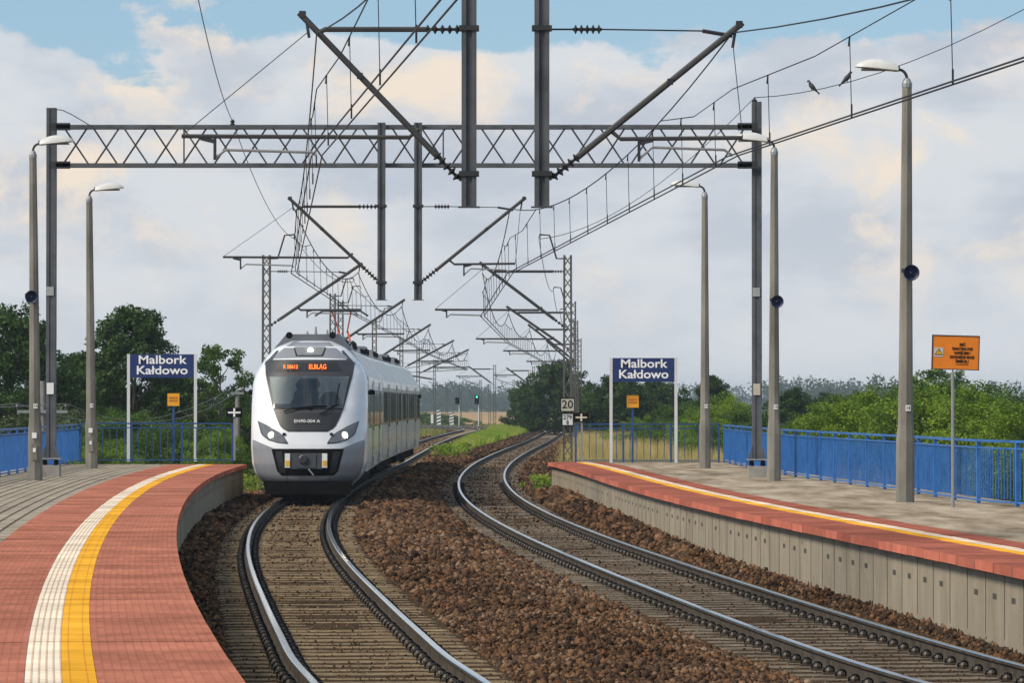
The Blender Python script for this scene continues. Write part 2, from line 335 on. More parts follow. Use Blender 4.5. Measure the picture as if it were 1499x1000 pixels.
# ================================================================== railway tracks
M_RAILTOP = mat('polished_rail_steel', (.72, .70, .67), .13, 1.0, var=.08, scale=3)
M_RAILSIDE = mat('rusty_rail_web', (.060, .049, .039), .8, 0, var=.3, scale=5, col2=(.105, .088, .070), spec=.08)
M_SLEEPER = mat('dusty_concrete_sleeper', (.165, .122, .073), .95, var=.22, scale=5, col2=(.27, .205, .13), bump=.3, bscale=40, spec=0, objvar=.12)
M_SLEEPER2 = mat('grey_concrete_sleeper', (.125, .102, .078), .95, var=.22, scale=5, col2=(.215, .18, .138), bump=.3, bscale=40, spec=0, objvar=.12)
M_CLIP = mat('black_spring_clip', (.016, .016, .017), .5, .6, var=.2, scale=30)
M_PAD = mat('brown_clip_insulator', (.05, .035, .025), .55, var=.4, scale=20, col2=(.11, .085, .06))
PROF = [(-.075, -.172), (-.075, -.160), (-.012, -.140), (-.009, -.05), (-.036, -.036), (-.036, -.008), (-.024, 0), (.024, 0), (.036, -.008), (.036, -.036), (.009, -.05), (.012, -.140), (.075, -.160), (.075, -.172)]
def rail(curve, o, z, parent):
    a = np.concatenate([np.arange(0, 150, .8), np.arange(150, curve.len, 2.0)]); x, y, tx, ty = curve.at(a); n = len(PROF); mb = MB()
    for i in range(len(a)):
        for (u, h) in PROF: mb.v.append((x[i] + ty[i] * (o + u), y[i] - tx[i] * (o + u), z + h))
    for i in range(len(a) - 1):
        for j in range(n - 1):
            mb.f.append((i * n + j, i * n + j + 1, (i + 1) * n + j + 1, (i + 1) * n + j)); mb.m.append(0 if 5 <= j <= 7 else 1)
    return mb.build('rail', [M_RAILTOP, M_RAILSIDE], parent)
def sleeper_mesh(m_):
    mb = MB(); h = .20
    rows = []
    for (x, t) in ((-1.30, -.012), (-1.22, 0), (-.5, .0), (-.25, -.004), (.25, -.004), (.5, .0), (1.22, 0), (1.30, -.012)):
        rows.append([(x, -.14, -h), (x, -.135, -.02 + t), (x, -.095, t), (x, .095, t), (x, .135, -.02 + t), (x, .14, -h)])
    mb.grid(rows, flip=True); mb.add(rows[0], [(5, 4, 3, 2, 1, 0)]); mb.add(rows[-1], [(0, 1, 2, 3, 4, 5)])
    return mb.mesh('sleeper', m_)
def clip_mesh():
    mb = MB(); pts = []
    for k in range(9):
        an = math.pi * (k / 8.0) * 1.2 - .3; pts.append((.052 * math.cos(an), -.02 * math.sin(an), .030 + .050 * math.sin(an)))
    mb.tube(pts, .011, 5); mb.lathe([(.0, -.03), (.030, -.026), (.036, 0), (.024, .028), (0, .034)], (0, -.012, .034), 7, 1)
    mb.box((0, 0, .004), (.13, .09, .016), 0, 1); return mb.mesh('rail_clip', [M_CLIP, M_PAD])
CLIP = clip_mesh()
def join_copies(name, me, places, mats, parent):
    nv = len(me.vertices); co = np.zeros(nv * 3, np.float32); me.vertices.foreach_get('co', co); co = co.reshape(-1, 3)
    V = []; F = []; MI = []
    fs = [tuple(p.vertices) for p in me.polygons]; mi = [p.material_index for p in me.polygons]
    for k, (x, y, z, a) in enumerate(places):
        c, s_ = math.cos(a), math.sin(a); V.append(np.stack([x + co[:, 0] * c - co[:, 1] * s_, y + co[:, 0] * s_ + co[:, 1] * c, z + co[:, 2]], 1))
        F += [tuple(i + k * nv for i in f) for f in fs]; MI += mi
    m2 = bpy.data.meshes.new(name); m2.from_pydata(np.concatenate(V).tolist(), [], F)
    for m_ in mats: m2.materials.append(m_)
    m2.polygons.foreach_set('material_index', MI); return link(name, m2, parent, kind='stuff')
def track(curve, z, label, m_):
    t = thing('railway_track', label, 'railway track')
    for o in (-.7535, .7535): rail(curve, o, z, t)
    sm = sleeper_mesh(m_); a0 = curve.sD(22.0); far = []; cl = []
    for k in range(640):
        a = a0 + .6 * k + random.uniform(-.02, .02)
        if a > curve.len - 1: break
        x, y, tx, ty = curve.at(a); rz = math.atan2(ty, tx) - math.pi / 2 + random.uniform(-.008, .008); zz = z - .172 + random.uniform(-.010, .004)
        if k < 150: link('sleeper', sm, t, (x, y, zz), rz)
        else: far.append((x, y, zz, rz))
        if k < 180:
            for o in (-.7535, .7535):
                for e in (-1, 1):
                    px, py = curve.off(a, o + e * .118); cl.append((float(px), float(py), zz + .008, rz))
    join_copies('sleeper', sm, far, [m_], t)
    for (x, y, zz, rz) in cl[40:340]: link('rail_clip', CLIP, t, (x, y, zz), rz)
    join_copies('rail_clip', CLIP, cl[:40] + cl[340:], [M_CLIP, M_PAD], t); return t
track(TL, ZL, 'curving track with dusty tan sleepers that the white train runs on', M_SLEEPER)
track(TR, ZR, 'empty curving track with grey brown sleepers and shiny rails', M_SLEEPER2)
# ================================================================== platforms
def paving_mat(name, c1, c2, cm, bw, bh, mortar=.012, rough=.9, bump=.6, off=.5, ov_=.10):
    """colour and fine relief of small set stones, laid out along the piece's own s / t coordinates"""
    m = bpy.data.materials.new(name); m.use_nodes = True; t = m.node_tree; n = t.nodes; l = t.links; b = n['Principled BSDF']; b.inputs['Roughness'].default_value = rough; b.inputs['Specular IOR Level'].default_value = 0.0
    uv = n.new('ShaderNodeUVMap'); br = n.new('ShaderNodeTexBrick'); br.offset = off; l.new(uv.outputs[0], br.inputs['Vector'])
    for k, v in (('Scale', 1.0), ('Mortar Size', mortar), ('Brick Width', bw), ('Row Height', bh), ('Mortar Smooth', .3), ('Bias', 0.0)): br.inputs[k].default_value = v
    br.inputs['Color1'].default_value = (*c1, 1); br.inputs['Color2'].default_value = (*c2, 1); br.inputs['Mortar'].default_value = (*cm, 1)
    g = n.new('ShaderNodeNewGeometry'); nz = n.new('ShaderNodeTexNoise'); nz.inputs['Scale'].default_value = 1.3; nz.inputs['Detail'].default_value = 7; l.new(g.outputs['Position'], nz.inputs['Vector'])
    mr = n.new('ShaderNodeMapRange'); mr.inputs[1].default_value = .3; mr.inputs[2].default_value = .7; mr.inputs[3].default_value = .74; mr.inputs[4].default_value = 1.16; l.new(nz.outputs[0], mr.inputs[0])
    oi = n.new('ShaderNodeObjectInfo'); ov = n.new('ShaderNodeMapRange'); ov.inputs[3].default_value = 1 - ov_; ov.inputs[4].default_value = 1 + ov_; l.new(oi.outputs['Random'], ov.inputs[0])
    ml = n.new('ShaderNodeMath'); ml.operation = 'MULTIPLY'; l.new(mr.outputs[0], ml.inputs[0]); l.new(ov.outputs[0], ml.inputs[1])
    hs = n.new('ShaderNodeHueSaturation'); l.new(br.outputs[0], hs.inputs['Color']); l.new(ml.outputs[0], hs.inputs['Value']); l.new(hs.outputs[0], b.inputs['Base Color'])
    bp = n.new('ShaderNodeBump'); bp.inputs['Strength'].default_value = bump; bp.inputs['Distance'].default_value = .01; bp.invert = True; l.new(br.outputs['Fac'], bp.inputs['Height']); l.new(bp.outputs[0], b.inputs['Normal'])
    MATS[name] = m; return m
RED1, RED2 = (.45, .175, .120), (.38, .145, .098)
M_REDTILE = paving_mat('red_ribbed_paving', RED1, RED2, (.38, .145, .095), .30, .06, .010, bump=.3, off=0, ov_=.13)
M_WHITETILE = paving_mat('white_ribbed_tiles', (.86, .75, .60), (.80, .69, .55), (.60, .44, .32), .28, .046, .008)
M_YELLOW = paving_mat('yellow_line_paint', (.83, .42, .045), (.78, .385, .04), (.66, .30, .04), .30, .105, .006, rough=.7, bump=.3)
M_PAVER = paving_mat('grey_concrete_paver', (.43, .37, .295), (.32, .275, .22), (.13, .11, .08), .21, .21, .02, ov_=.03)
M_REDFACE = mat('red_slab_edge', (.47, .14, .095), .85, var=.10, scale=3.5, bump=.2, col2=(.54, .18, .125), objvar=.22, spec=0)
M_PANEL = mat('platform_wall_concrete', (.285, .245, .185), .9, var=.08, scale=2.4, col2=(.36, .315, .245), bump=.3, stretch=(1, 1, .4), objvar=.06, spec=0)
M_MARK = mat('cast_panel_mark', (.07, .065, .055), .9)
M_SAND = mat('sandy_old_paving', (.24, .180, .115), .95, var=.30, scale=1.1, col2=(.50, .42, .32), bump=.8, bscale=24, spec=0, detail=12, stretch=(1.6, .35, 1))
M_CONC = mat('cast_concrete', (.30, .28, .25), .9, var=.18, scale=3)
def strip(mb, cv, a0, a1, o0, o1, z0, z1, n=1, mi=0, sidemi=None):
    """a slab following the platform edge from a0 to a1, from o0 to o1 metres out of it"""
    o = len(mb.v); k = n + 1
    for q in np.linspace(a0, a1, k):
        for (oo, zz) in ((o0, z0), (o1, z0), (o1, z1), (o0, z1)):
            x, y = cv.off(q, oo); mb.v.append((float(x), float(y), zz)); UVS.append((float(q), abs(oo)))
    for i in range(n):
        b = o + i * 4
        for (p, q, m_) in ((0, 1, mi), (1, 2, mi if sidemi is None else sidemi), (2, 3, mi), (3, 0, mi if sidemi is None else sidemi)):
            mb.f.append((b + p, b + q, b + 4 + q, b + 4 + p)); mb.m.append(m_)
    mb.f.append((o + 3, o + 2, o + 1, o)); mb.m.append(mi); e = o + n * 4; mb.f.append((e, e + 1, e + 2, e + 3)); mb.m.append(mi)
UVS = []
def strip_obj(name, cv, a0, a1, o0, o1, z0, z1, mats, parent, n=1, sidemi=None, flip=False, extra=None, label=None, kind=None):
    UVS.clear(); mb = MB(); strip(mb, cv, a0, a1, o0, o1, z0, z1, n, 0, sidemi)
    uvs = list(UVS)
    if extra: extra(mb); uvs += [(0, 0)] * (len(mb.v) - len(uvs))
    if flip: mb.f = [f[::-1] for f in mb.f]
    me = mb.mesh(name, mats); uv = me.uv_layers.new(name='UVMap'); ua = np.array(uvs, np.float32); li = np.zeros(len(me.loops), np.int32); me.loops.foreach_get('vertex_index', li)
    uv.data.foreach_set('uv', ua[li].ravel()); return link(name, me, parent, label=label, kind=kind)
def platform(name, label, cv, sg, z, offs, back, pave, redm=None):
    """sg is the side of the edge on which the platform lies"""
    P = tag(bpy.data.objects.new(name, None), label, None, None, 'structure'); COL.objects.link(P); flip = sg < 0
    redm = redm or M_REDTILE; y0, y1, w0, w1, ri = offs; n = int(cv.len); st = cv.len / n; first = max(0, int(cv.sD(20.0) / st))
    def so(nm, a0, a1, o0, o1, z0, z1, mats, **kw): return strip_obj(nm, cv, a0, a1, sg * o0, sg * o1, z0, z1, mats, P, flip=flip, **kw)
    def runs():
        yield 0, first, 12
        for k in range(first, n): yield k, k + 1, 2
    for k0, k1, ns in runs():
        a0, a1 = k0 * st + .004, k1 * st - .004; dz = random.uniform(-.003, .003)
        def jn(mb, a1=a1, dz=dz):
            q = [cv.off(a1 - .018, -sg * .002), cv.off(a1, -sg * .002)]
            mb.add([(float(q[0][0]), float(q[0][1]), z - .103 + dz), (float(q[1][0]), float(q[1][1]), z - .103 + dz), (float(q[1][0]), float(q[1][1]), z - .002 + dz), (float(q[0][0]), float(q[0][1]), z - .002 + dz)], [(0, 1, 2, 3)], 2)
        so('edge_slab', a0, a1, 0, y0 - .003, z - .105 + dz, z + dz, [redm, M_REDFACE, M_MARK], n=ns, sidemi=1, extra=jn if k1 - k0 == 1 else None)
        so('yellow_line_tile', a0, a1, y0, y1 - .002, z - .1, z + .003 + dz, [M_YELLOW], n=ns)
        so('white_line_tile', a0, a1, w0, w1 - .002, z - .1, z + .004 + dz, [M_WHITETILE], n=ns)
        so('red_slab', a0, a1, w1, ri, z - .1, z + .001 + dz, [redm], n=ns)
        def marks(mb, a0=a0, a1=a1):
            am = (a0 + a1) / 2
            for (da, zz, w, h) in ((0, z - .38, .10, .062), (.28, z - .27, .03, .05), (a1 - am - .02, z - .46, .012, .70)):
                if w < .2 and h < .5 and random.random() < (.12 if w > .05 else .75): continue
                q = [cv.off(am + da - w, sg * .117), cv.off(am + da + w, sg * .117)]
                mb.add([(float(q[0][0]), float(q[0][1]), zz - h / 2), (float(q[1][0]), float(q[1][1]), zz - h / 2), (float(q[1][0]), float(q[1][1]), zz + h / 2), (float(q[0][0]), float(q[0][1]), zz + h / 2)], [(0, 1, 2, 3)], 1)
        so('wall_panel', a0 + .003, a1 - .003, .12, .32, -.7, z - .11, [M_PANEL, M_MARK], n=ns, extra=marks if k1 - k0 == 1 else None)
    pave(P, so, cv, n * st, ri, z)
    return P
def pave_left(P, so, cv, ln, ri, z):
    o = ri; k = 0
    while o < 5.55:
        so('paving_course', 0, ln, o + .006, o + .204, z - .1, z + random.uniform(-.005, .004), [M_PAVER], n=80); o += .21; k += 1
    so('paving_bed', 0, ln - .05, ri, 5.6, -.6, z - .03, [mat('joint_sand', (.10, .085, .06), .95)], n=60)
    so('end_kerb', ln + .02, ln + .2, .1, 5.6, -.6, z + .01, [M_CONC], n=1)
def pave_right(P, so, cv, ln, ri, z):
    so('sandy_pavement', 0, ln, ri + .004, 5.6, -.6, z - .006, [M_SAND], n=90)
    so('end_kerb', ln + .02, ln + .2, .1, 5.6, -.6, z + .01, [M_CONC], n=1)
platform('left_platform', 'curved platform with grey pavers behind its red, white and yellow edge', EL, -1, PZL, (.89, 1.10, 1.10, 1.33, 2.12), 5.6, pave_left)
platform('right_platform', 'curved platform with sandy ground behind its red edge and panelled concrete wall', ER, 1, PZR, (.78, .97, .97, 1.16, 1.62), 5.6, pave_right, paving_mat('dark_red_paving', (.37, .122, .085), (.33, .11, .078), (.30, .105, .073), .30, .06, .010, bump=.3, off=0, ov_=.13))  # top paving in a darker red than the slab face
# ================================================================== fences
M_BLUE = mat('blue_fence_paint', (.014, .125, .42), .45, var=.18, scale=3, col2=(.035, .175, .50))
M_BLUEDK = mat('dark_blue_fence_paint', (.018, .075, .22), .5, var=.15, scale=3)
def fence(name_label, pts, z, h, bay, nb, m_, top_gap=.10, indiv=300, bar_w=.022):
    cv = Curve(pts, .1); n = max(1, round(cv.len / bay)); bx, by, _, _ = cv.at(0.0)
    t = thing('railing_fence', name_label, 'fence', (float(bx), float(by), z))
    def P(a, zz): x, y, _, _ = cv.at(a); return (float(x - bx), float(y - by), zz)
    post = MB().box((0, 0, h / 2), (.06, .06, h)).mesh('post', m_)
    for i in range(n + 1):
        a = cv.len * i / n; x, y, tx, ty = cv.at(a); link('post', post, t, P(a, 0), math.atan2(ty, tx))
    for zz, w, hh in ((h + .02, .07, .04), (h - top_gap, .04, .03), (.06, .04, .03)):
        mb = MB(); k = max(2, int(cv.len / 1.0))
        for i in range(k): mb.bar(P(cv.len * i / k - (.02 if i else .03), zz), P(cv.len * (i + 1) / k + .02, zz), w, hh)
        mb.build('rail', m_, t)
    bar = MB().box((0, 0, (h - top_gap + .09) / 2), (bar_w, bar_w * .75, h - top_gap - .12)).mesh('bar', m_); rest = []; cnt = 0; al = []
    for i in range(n):
        for j in range(1, nb): al.append(cv.len * (i + j / nb) / n)
    for a in al:
        x, y, tx, ty = cv.at(a); q = P(a, 0); rz = math.atan2(ty, tx)
        if cnt < indiv: link('bar', bar, t, q, rz)
        else: rest.append((*q, rz))
        cnt += 1
    if rest: join_copies('bar', bar, rest, [m_], t)
    return t
FH = 1.05
lf = [gnd(x, y, PZL) for x, y in ((0, 698), (42, 690.5), (114, 677))]
fence('solid looking bright blue railing behind the two concrete lamp posts of the paved platform', [(-11.3, 60), (-11.55, 75), lf[0], lf[1], lf[2]][::-1], PZL, FH, 2.0, 16, M_BLUE)
e0 = lf[2]; e1 = gnd(341, 676.5, PZL)
fence('dark blue open railing across the end of the paved platform', [(e0[0] + .08, e0[1] + .02), (e1[0], e0[1] + .4)], PZL, 1.08, 1.4, 7, M_BLUEDK)
rf = [gnd(x, y, PZR) for x, y in ((1060, 677.5), (1144, 695), (1216, 706), (1312, 719), (1360, 725.5), (1440, 738), (1499, 745))]
fence('long bright blue railing running beside the sandy platform in front of the bushes', [rf[0], rf[1], rf[2], rf[3], rf[5], (8.95, 62), (9.3, 54)][::-1], PZR, FH, 2.15, 15, M_BLUE)
e3 = gnd(843, 677.5, PZR)
fence('dark blue open railing across the end of the sandy platform', [(e3[0], rf[0][1] + .3), (rf[0][0] - .08, rf[0][1] + .03)], PZR, 1.08, 1.42, 7, M_BLUEDK)
# ================================================================== lamp posts
M_POLE = mat('lamp_pole_concrete', (.195, .185, .16), .9, var=.3, scale=2.2, bump=.25, bscale=50, stretch=(1, 1, .3), col2=(.27, .255, .22), spec=.05)
M_STEEL = mat('galvanised_steel', (.33, .34, .35), .55, .5, var=.12, scale=6)
M_LAMP = mat('white_lamp_housing', (.60, .60, .58), .4, var=.06)
M_LENS = mat('lamp_lens', (.10, .10, .10), .3)
M_DARK = mat('dark_steel', (.035, .037, .042), .6, .3, var=.2)
M_WHITE = mat('white_plate', (.78, .78, .76), .5, var=.04)
M_BLACK = mat('black_paint', (.006, .006, .007), .6, spec=.12)
def lamp(px, py, z, top, sg, label, w=.155, lean=0.0, plates=False, num='13'):
    X, D = gnd(px, py, z); t = thing('lamp_post', label, 'lamp post', (X, D, z), 0, 'concrete lamp posts along the platforms'); H = top - z; mb = MB()
    t.rotation_euler = (0, lean, 0)
    mb.lathe([(w, -.25), (w, 1.05), (w * .82, 1.35), (w * .72, 3), (w * .52, H)], n=8); mb.build('pole', M_POLE, t)
    MB().lathe([(w * .56, H - .02), (w * .56, H + .05), (.05, H + .14)], n=10).build('cap', M_STEEL, t)
    pts = [(0, 0, H + .1)] + [(sg * (.14 - .14 * math.cos(q)), 0, H + .12 + .17 * math.sin(q)) for q in np.linspace(0, math.pi / 2, 7)] + [(sg * .24, 0, H + .31)]
    MB().tube(pts, .026, 8).build('arm', M_DARK, t)
    rows = []; L_ = .74; n = 12
    for i in range(13):
        u = i / 12; wd = .15 * math.sin(math.pi * min(1, .30 + .62 * u)) ** .6 * (1 if u < .85 else math.sqrt(max(.02, 1 - ((u - .85) / .15) ** 2))); hh = .175 * (math.sin(math.pi * (.16 + .80 * u)) ** .8 if u < 1 else .05)
        xx = sg * (.16 + L_ * u); zz = H + .27 + .07 * u
        rows.append([(xx, wd * math.cos(a), zz + hh * max(0, math.sin(a)) - (.012 if math.sin(a) < -.01 else 0)) for a in np.linspace(-math.pi, math.pi, n + 1)])
    hs = MB().grid(rows, flip=sg < 0); hs.add(rows[0][:-1], [tuple(range(n))]); lu = hs.build('luminaire', M_LAMP, t, smooth=True)
    MB().box((sg * .54, 0, H + .285), (.5, .17, .03)).build('lens', M_LENS, lu)
    MB().box((sg * .18, 0, H + .31), (.10, .11, .10)).build('bracket', M_DARK, t)
    for (zz, wp, hp, m_) in ((1.62, .085, .10, M_WHITE),) if not plates else ((1.62, .085, .10, M_WHITE), (.98, .10, .12, M_WHITE), (.62, .11, .36, M_POLE), (.66, .06, .09, M_WHITE)):
        yy = -(w * 1.0 + .006) if zz < 1.2 else -(w * .80 + .008)
        pl = MB().box((.03 if zz > 1.2 else 0, yy - (.012 if hp < .095 and zz < 1 else 0), zz), (wp, .014, hp)).build('plate', m_, t)
        if zz == 1.62: text(num, .075, M_BLACK, pl, (.03, yy - .009, zz), bold=.002)
    return t, X, D, w
lamps = [lamp(1325, 735, PZR, 7.93, -1, 'tall concrete lamp post with blue loudspeaker beside the orange warning sign', .16, .006),
         lamp(1133, 704, PZR, 7.93, -1, 'concrete lamp post with blue loudspeaker next to the gantry column by the blue railing', .15, .002),
         lamp(1032, 685.5, PZR, 7.85, -1, 'concrete lamp post without loudspeaker near the end of the sandy platform', .15, 0),
         lamp(52, 703.5, PZL, 7.82, 1, 'concrete lamp post with blue loudspeaker and cover plates on the paved platform', .155, -.010, True),
         lamp(134, 686, PZL, 7.66, 1, 'concrete lamp post without loudspeaker between the railing and the station name sign', .155, -.010, True)]
M_SPK = mat('blue_loudspeaker', (.006, .014, .06), .5, var=.1)
for (k, py, dx, lab) in ((0, 400, .06, 'round blue loudspeaker on the lamp post beside the orange warning sign'), (1, 442, .05, 'round blue loudspeaker on the lamp post next to the gantry column'), (3, 435, -.02, 'round blue loudspeaker on the lamp post of the paved platform')):
    _, X, D, w = lamps[k]; z = atD(0, py, D)[1]; xx = X + dx + math.tan(lamps[k][0].rotation_euler[1]) * (z - .75)
    t = thing('loudspeaker', lab, 'loudspeaker', (xx, D - w * .6, z), 0, 'loudspeakers on the lamp posts'); ax = Matrix.Rotation(R(90), 3, 'X')
    MB().lathe([(.05, -.02), (.085, .02), (.125, .16), (.14, .22), (.132, .222), (.10, .14), (.03, .10), (.035, .17), (0, .18)], (0, 0, 0), 18, 0, ax).build('horn', M_SPK, t, smooth=True)
    MB().box((-.13, -.06, .04), (.05, .06, .07)).bar((-.13, -.06, .04), (0, .03, 0), .02, .02).build('bracket', M_DARK, t)
# ================================================================== signs
M_NAVY = mat('navy_sign', (.012, .030, .13), .4, var=.05)
M_SIGNPOST = mat('white_sign_post', (.62, .62, .64), .5, var=.05)
M_LETTER = mat('white_lettering', (.85, .85, .85), .5, var=.02)
M_AMBER = mat('amber_sign', (.80, .36, .015), .5, var=.05)
M_ORANGE = mat('orange_sign', (.72, .20, .006), .5, var=.10, scale=4)
M_GREYPOST = mat('grey_post', (.27, .28, .29), .6, .3, var=.1)
def name_sign(x0, x1, yb, z, yt, ypb, label):
    a, D = gnd(x0, yb, z); b = (x1 - x0) * D / FPX; t = thing('station_name_sign', label, 'station sign', (a, D, z), 0, 'station name signs'); zt = atD(0, yt, D)[1] - z; zb = atD(0, ypb, D)[1] - z
    for xx in (0, b): MB().box((xx, 0, zt / 2), (.085, .07, zt)).build('post', M_SIGNPOST, t)
    p = MB().box((b / 2, 0, (zt + zb) / 2 - .005), (b - .085, .05, zt - zb)).build('panel', M_NAVY, t); zc = (zt + zb) / 2; h = zt - zb
    text('Malbork', h * .50, M_LETTER, p, (b / 2, -.03, zc + h * .245), width=b * .72, bold=.006); text('Kałdowo', h * .50, M_LETTER, p, (b / 2, -.03, zc - h * .20), width=b * .76, bold=.006)
    return t
name_sign(188, 286, 676, PZL, 518.5, 553, 'navy station name sign on two white posts between train and lamp post')
name_sign(894.5, 989.5, 678, PZR, 524, 559, 'navy station name sign on two white posts on the sandy platform')
def board(nm, label, cat, group, px, yb, z, x0, x1, y0, y1, pm, bm, cb, dy=0.0, pw=.06, D=None):
    X, DD = gnd(px, yb, z) if D is None else ((px - 749.5) * D / FPX, D)
    t = thing(nm, label, cat, (X, DD + dy, z), 0, group); k = DD / FPX; zt = atD(0, y0, DD)[1] - z; zb = atD(0, y1, DD)[1] - z
    MB().box((0, 0, (zt + zb) / 4), (pw, pw, (zt + zb) / 2)).build('post', pm, t); cx = ((x0 + x1) / 2 - px) * k
    p = MB().box((cx, -pw / 2 - .015, (zt + zb) / 2), ((x1 - x0) * k, .02, zt - zb)).build('panel', bm, t)
    if cb: cb(t, p, cx, -pw / 2 - .027, (zt + zb) / 2, (x1 - x0) * k, zt - zb)
    return t
M_REDTXT = mat('red_print', (.35, .03, .01), .6)
def pw_txt(t, p, cx, y, z, w, h):
    text('PRZEJŚCIE', h * .19, M_REDTXT, p, (cx, y, z + h * .13), width=w * .74, bold=.001); text('WZBRONIONE', h * .19, M_REDTXT, p, (cx, y, z - h * .10), width=w * .78, bold=.001)
board('prohibition_sign', 'small amber sign on a blue post behind the name sign of the paved platform', 'sign', 'amber no passage signs', 251.5, 677, PZL, 243, 260.5, 576, 594.5, M_BLUEDK, M_AMBER, pw_txt, .5)
board('prohibition_sign', 'small amber sign on a blue post at the end of the sandy platform', 'sign', 'amber no passage signs', 926.5, 678, PZR, 918, 935.5, 579, 597, M_BLUEDK, M_AMBER, pw_txt, .3)
def cross(t, p, cx, y, z, w, h):
    MB().box((cx, y + .004, z), (w * .78, .008, h * .17)).box((cx, y + .004, z), (w * .12, .0082, h * .88)).build('white_cross', M_LETTER, p)
board('crossing_board', 'black board with white cross on a grey post beside the train', 'rail sign', 'black boards with a white cross', 340, 675, PZL, 328, 351.5, 597, 611.5, M_GREYPOST, M_BLACK, cross, .9)
def cross2(t, p, cx, y, z, w, h):
    m_ = mat('cream_paint', (.62, .57, .45), .6)
    MB().box((cx, y + .004, z), (w * .74, .008, h * .17)).box((cx, y + .004, z), (w * .12, .0082, h * .80)).build('cream_cross', m_, p)
board('crossing_board', 'black board with cream cross beside the lattice mast and kilometre plates', 'rail sign', 'black boards with a white cross', 852.5, 678, PZR, 840.5, 863, 604.5, 618.5, M_GREYPOST, M_BLACK, cross2, .9)
# orange warning sign
X, D = gnd(1395, 742.5, PZR); t = thing('warning_sign', 'orange high voltage warning sign on a thin grey post by the blue railing', 'warning sign', (X, D, PZR)); k = D / FPX
zt = atD(0, 545, D)[1] - PZR; MB().tube([(0, 0, 0), (0, 0, zt)], .028, 8).build('post', M_GREYPOST, t)
zc = atD(0, 516.3, D)[1] - PZR; bw, bh = 68.5 * k, 49.5 * k; cx = 4 * k
p = MB().box((0, 0, 0), (bw, .012, bh)).build('panel', M_ORANGE, t); p.location = (cx, -.02, zc); p.rotation_euler = (0, R(1.6), 0)
MB().bar((0, 0, zt - .02), (.25, 0, zt + .14), .012, .012).bar((0, 0, zt - .02), (0, 0, zt + .14), .02, .02).build('brace', M_GREYPOST, t)
fr = MB()
for (u, v, w, h) in ((0, .5, 1, 0), (0, -.5, 1, 0), (.5, 0, 0, 1), (-.5, 0, 0, 1)): fr.box((u * bw, -.004, v * bh), (w * bw + .016, .022, h * bh + .014))
fr.build('frame', M_DARK, p)
for i, (s_, w) in enumerate((('SIEĆ', .13), ('TRAKCYJNA POD', .45), ('NAPIĘCIEM !', .34), ('DOTKNIĘCIE GROZI', .51), ('ŚMIERCIĄ !', .28))): text(s_, .062, M_BLACK, p, (bw * .14, -.012, bh * (.235 - .123 * i)), width=bw * w, bold=.002)
MB().box((bw * .14, -.010, -bh * .345), (bw * .27, .004, .008)).build('underline', M_BLACK, p)
sq = MB().box((-bw * .36, -.010, 0), (.15, .006, .15)).build('symbol_plate', mat('symbol_grey', (.45, .45, .43), .6), p)
def tri(m_, r, y): return MB().add([(-bw * .36 - r * .9, y, -r * .62), (-bw * .36 + r * .9, y, -r * .62), (-bw * .36, y, r * .86)], [(0, 1, 2)]).build('warning_triangle', m_, p)
tri(M_BLACK, .075, -.0150); tri(mat('sign_yellow', (.75, .45, .02), .5), .052, -.0165)
MB().bar((-bw * .36 + .008, -.018, .028), (-bw * .36 - .008, -.018, .0), .008, .002).bar((-bw * .36 - .006, -.018, .004), (-bw * .36 + .004, -.018, -.026), .008, .002).build('bolt_mark', M_BLACK, p)
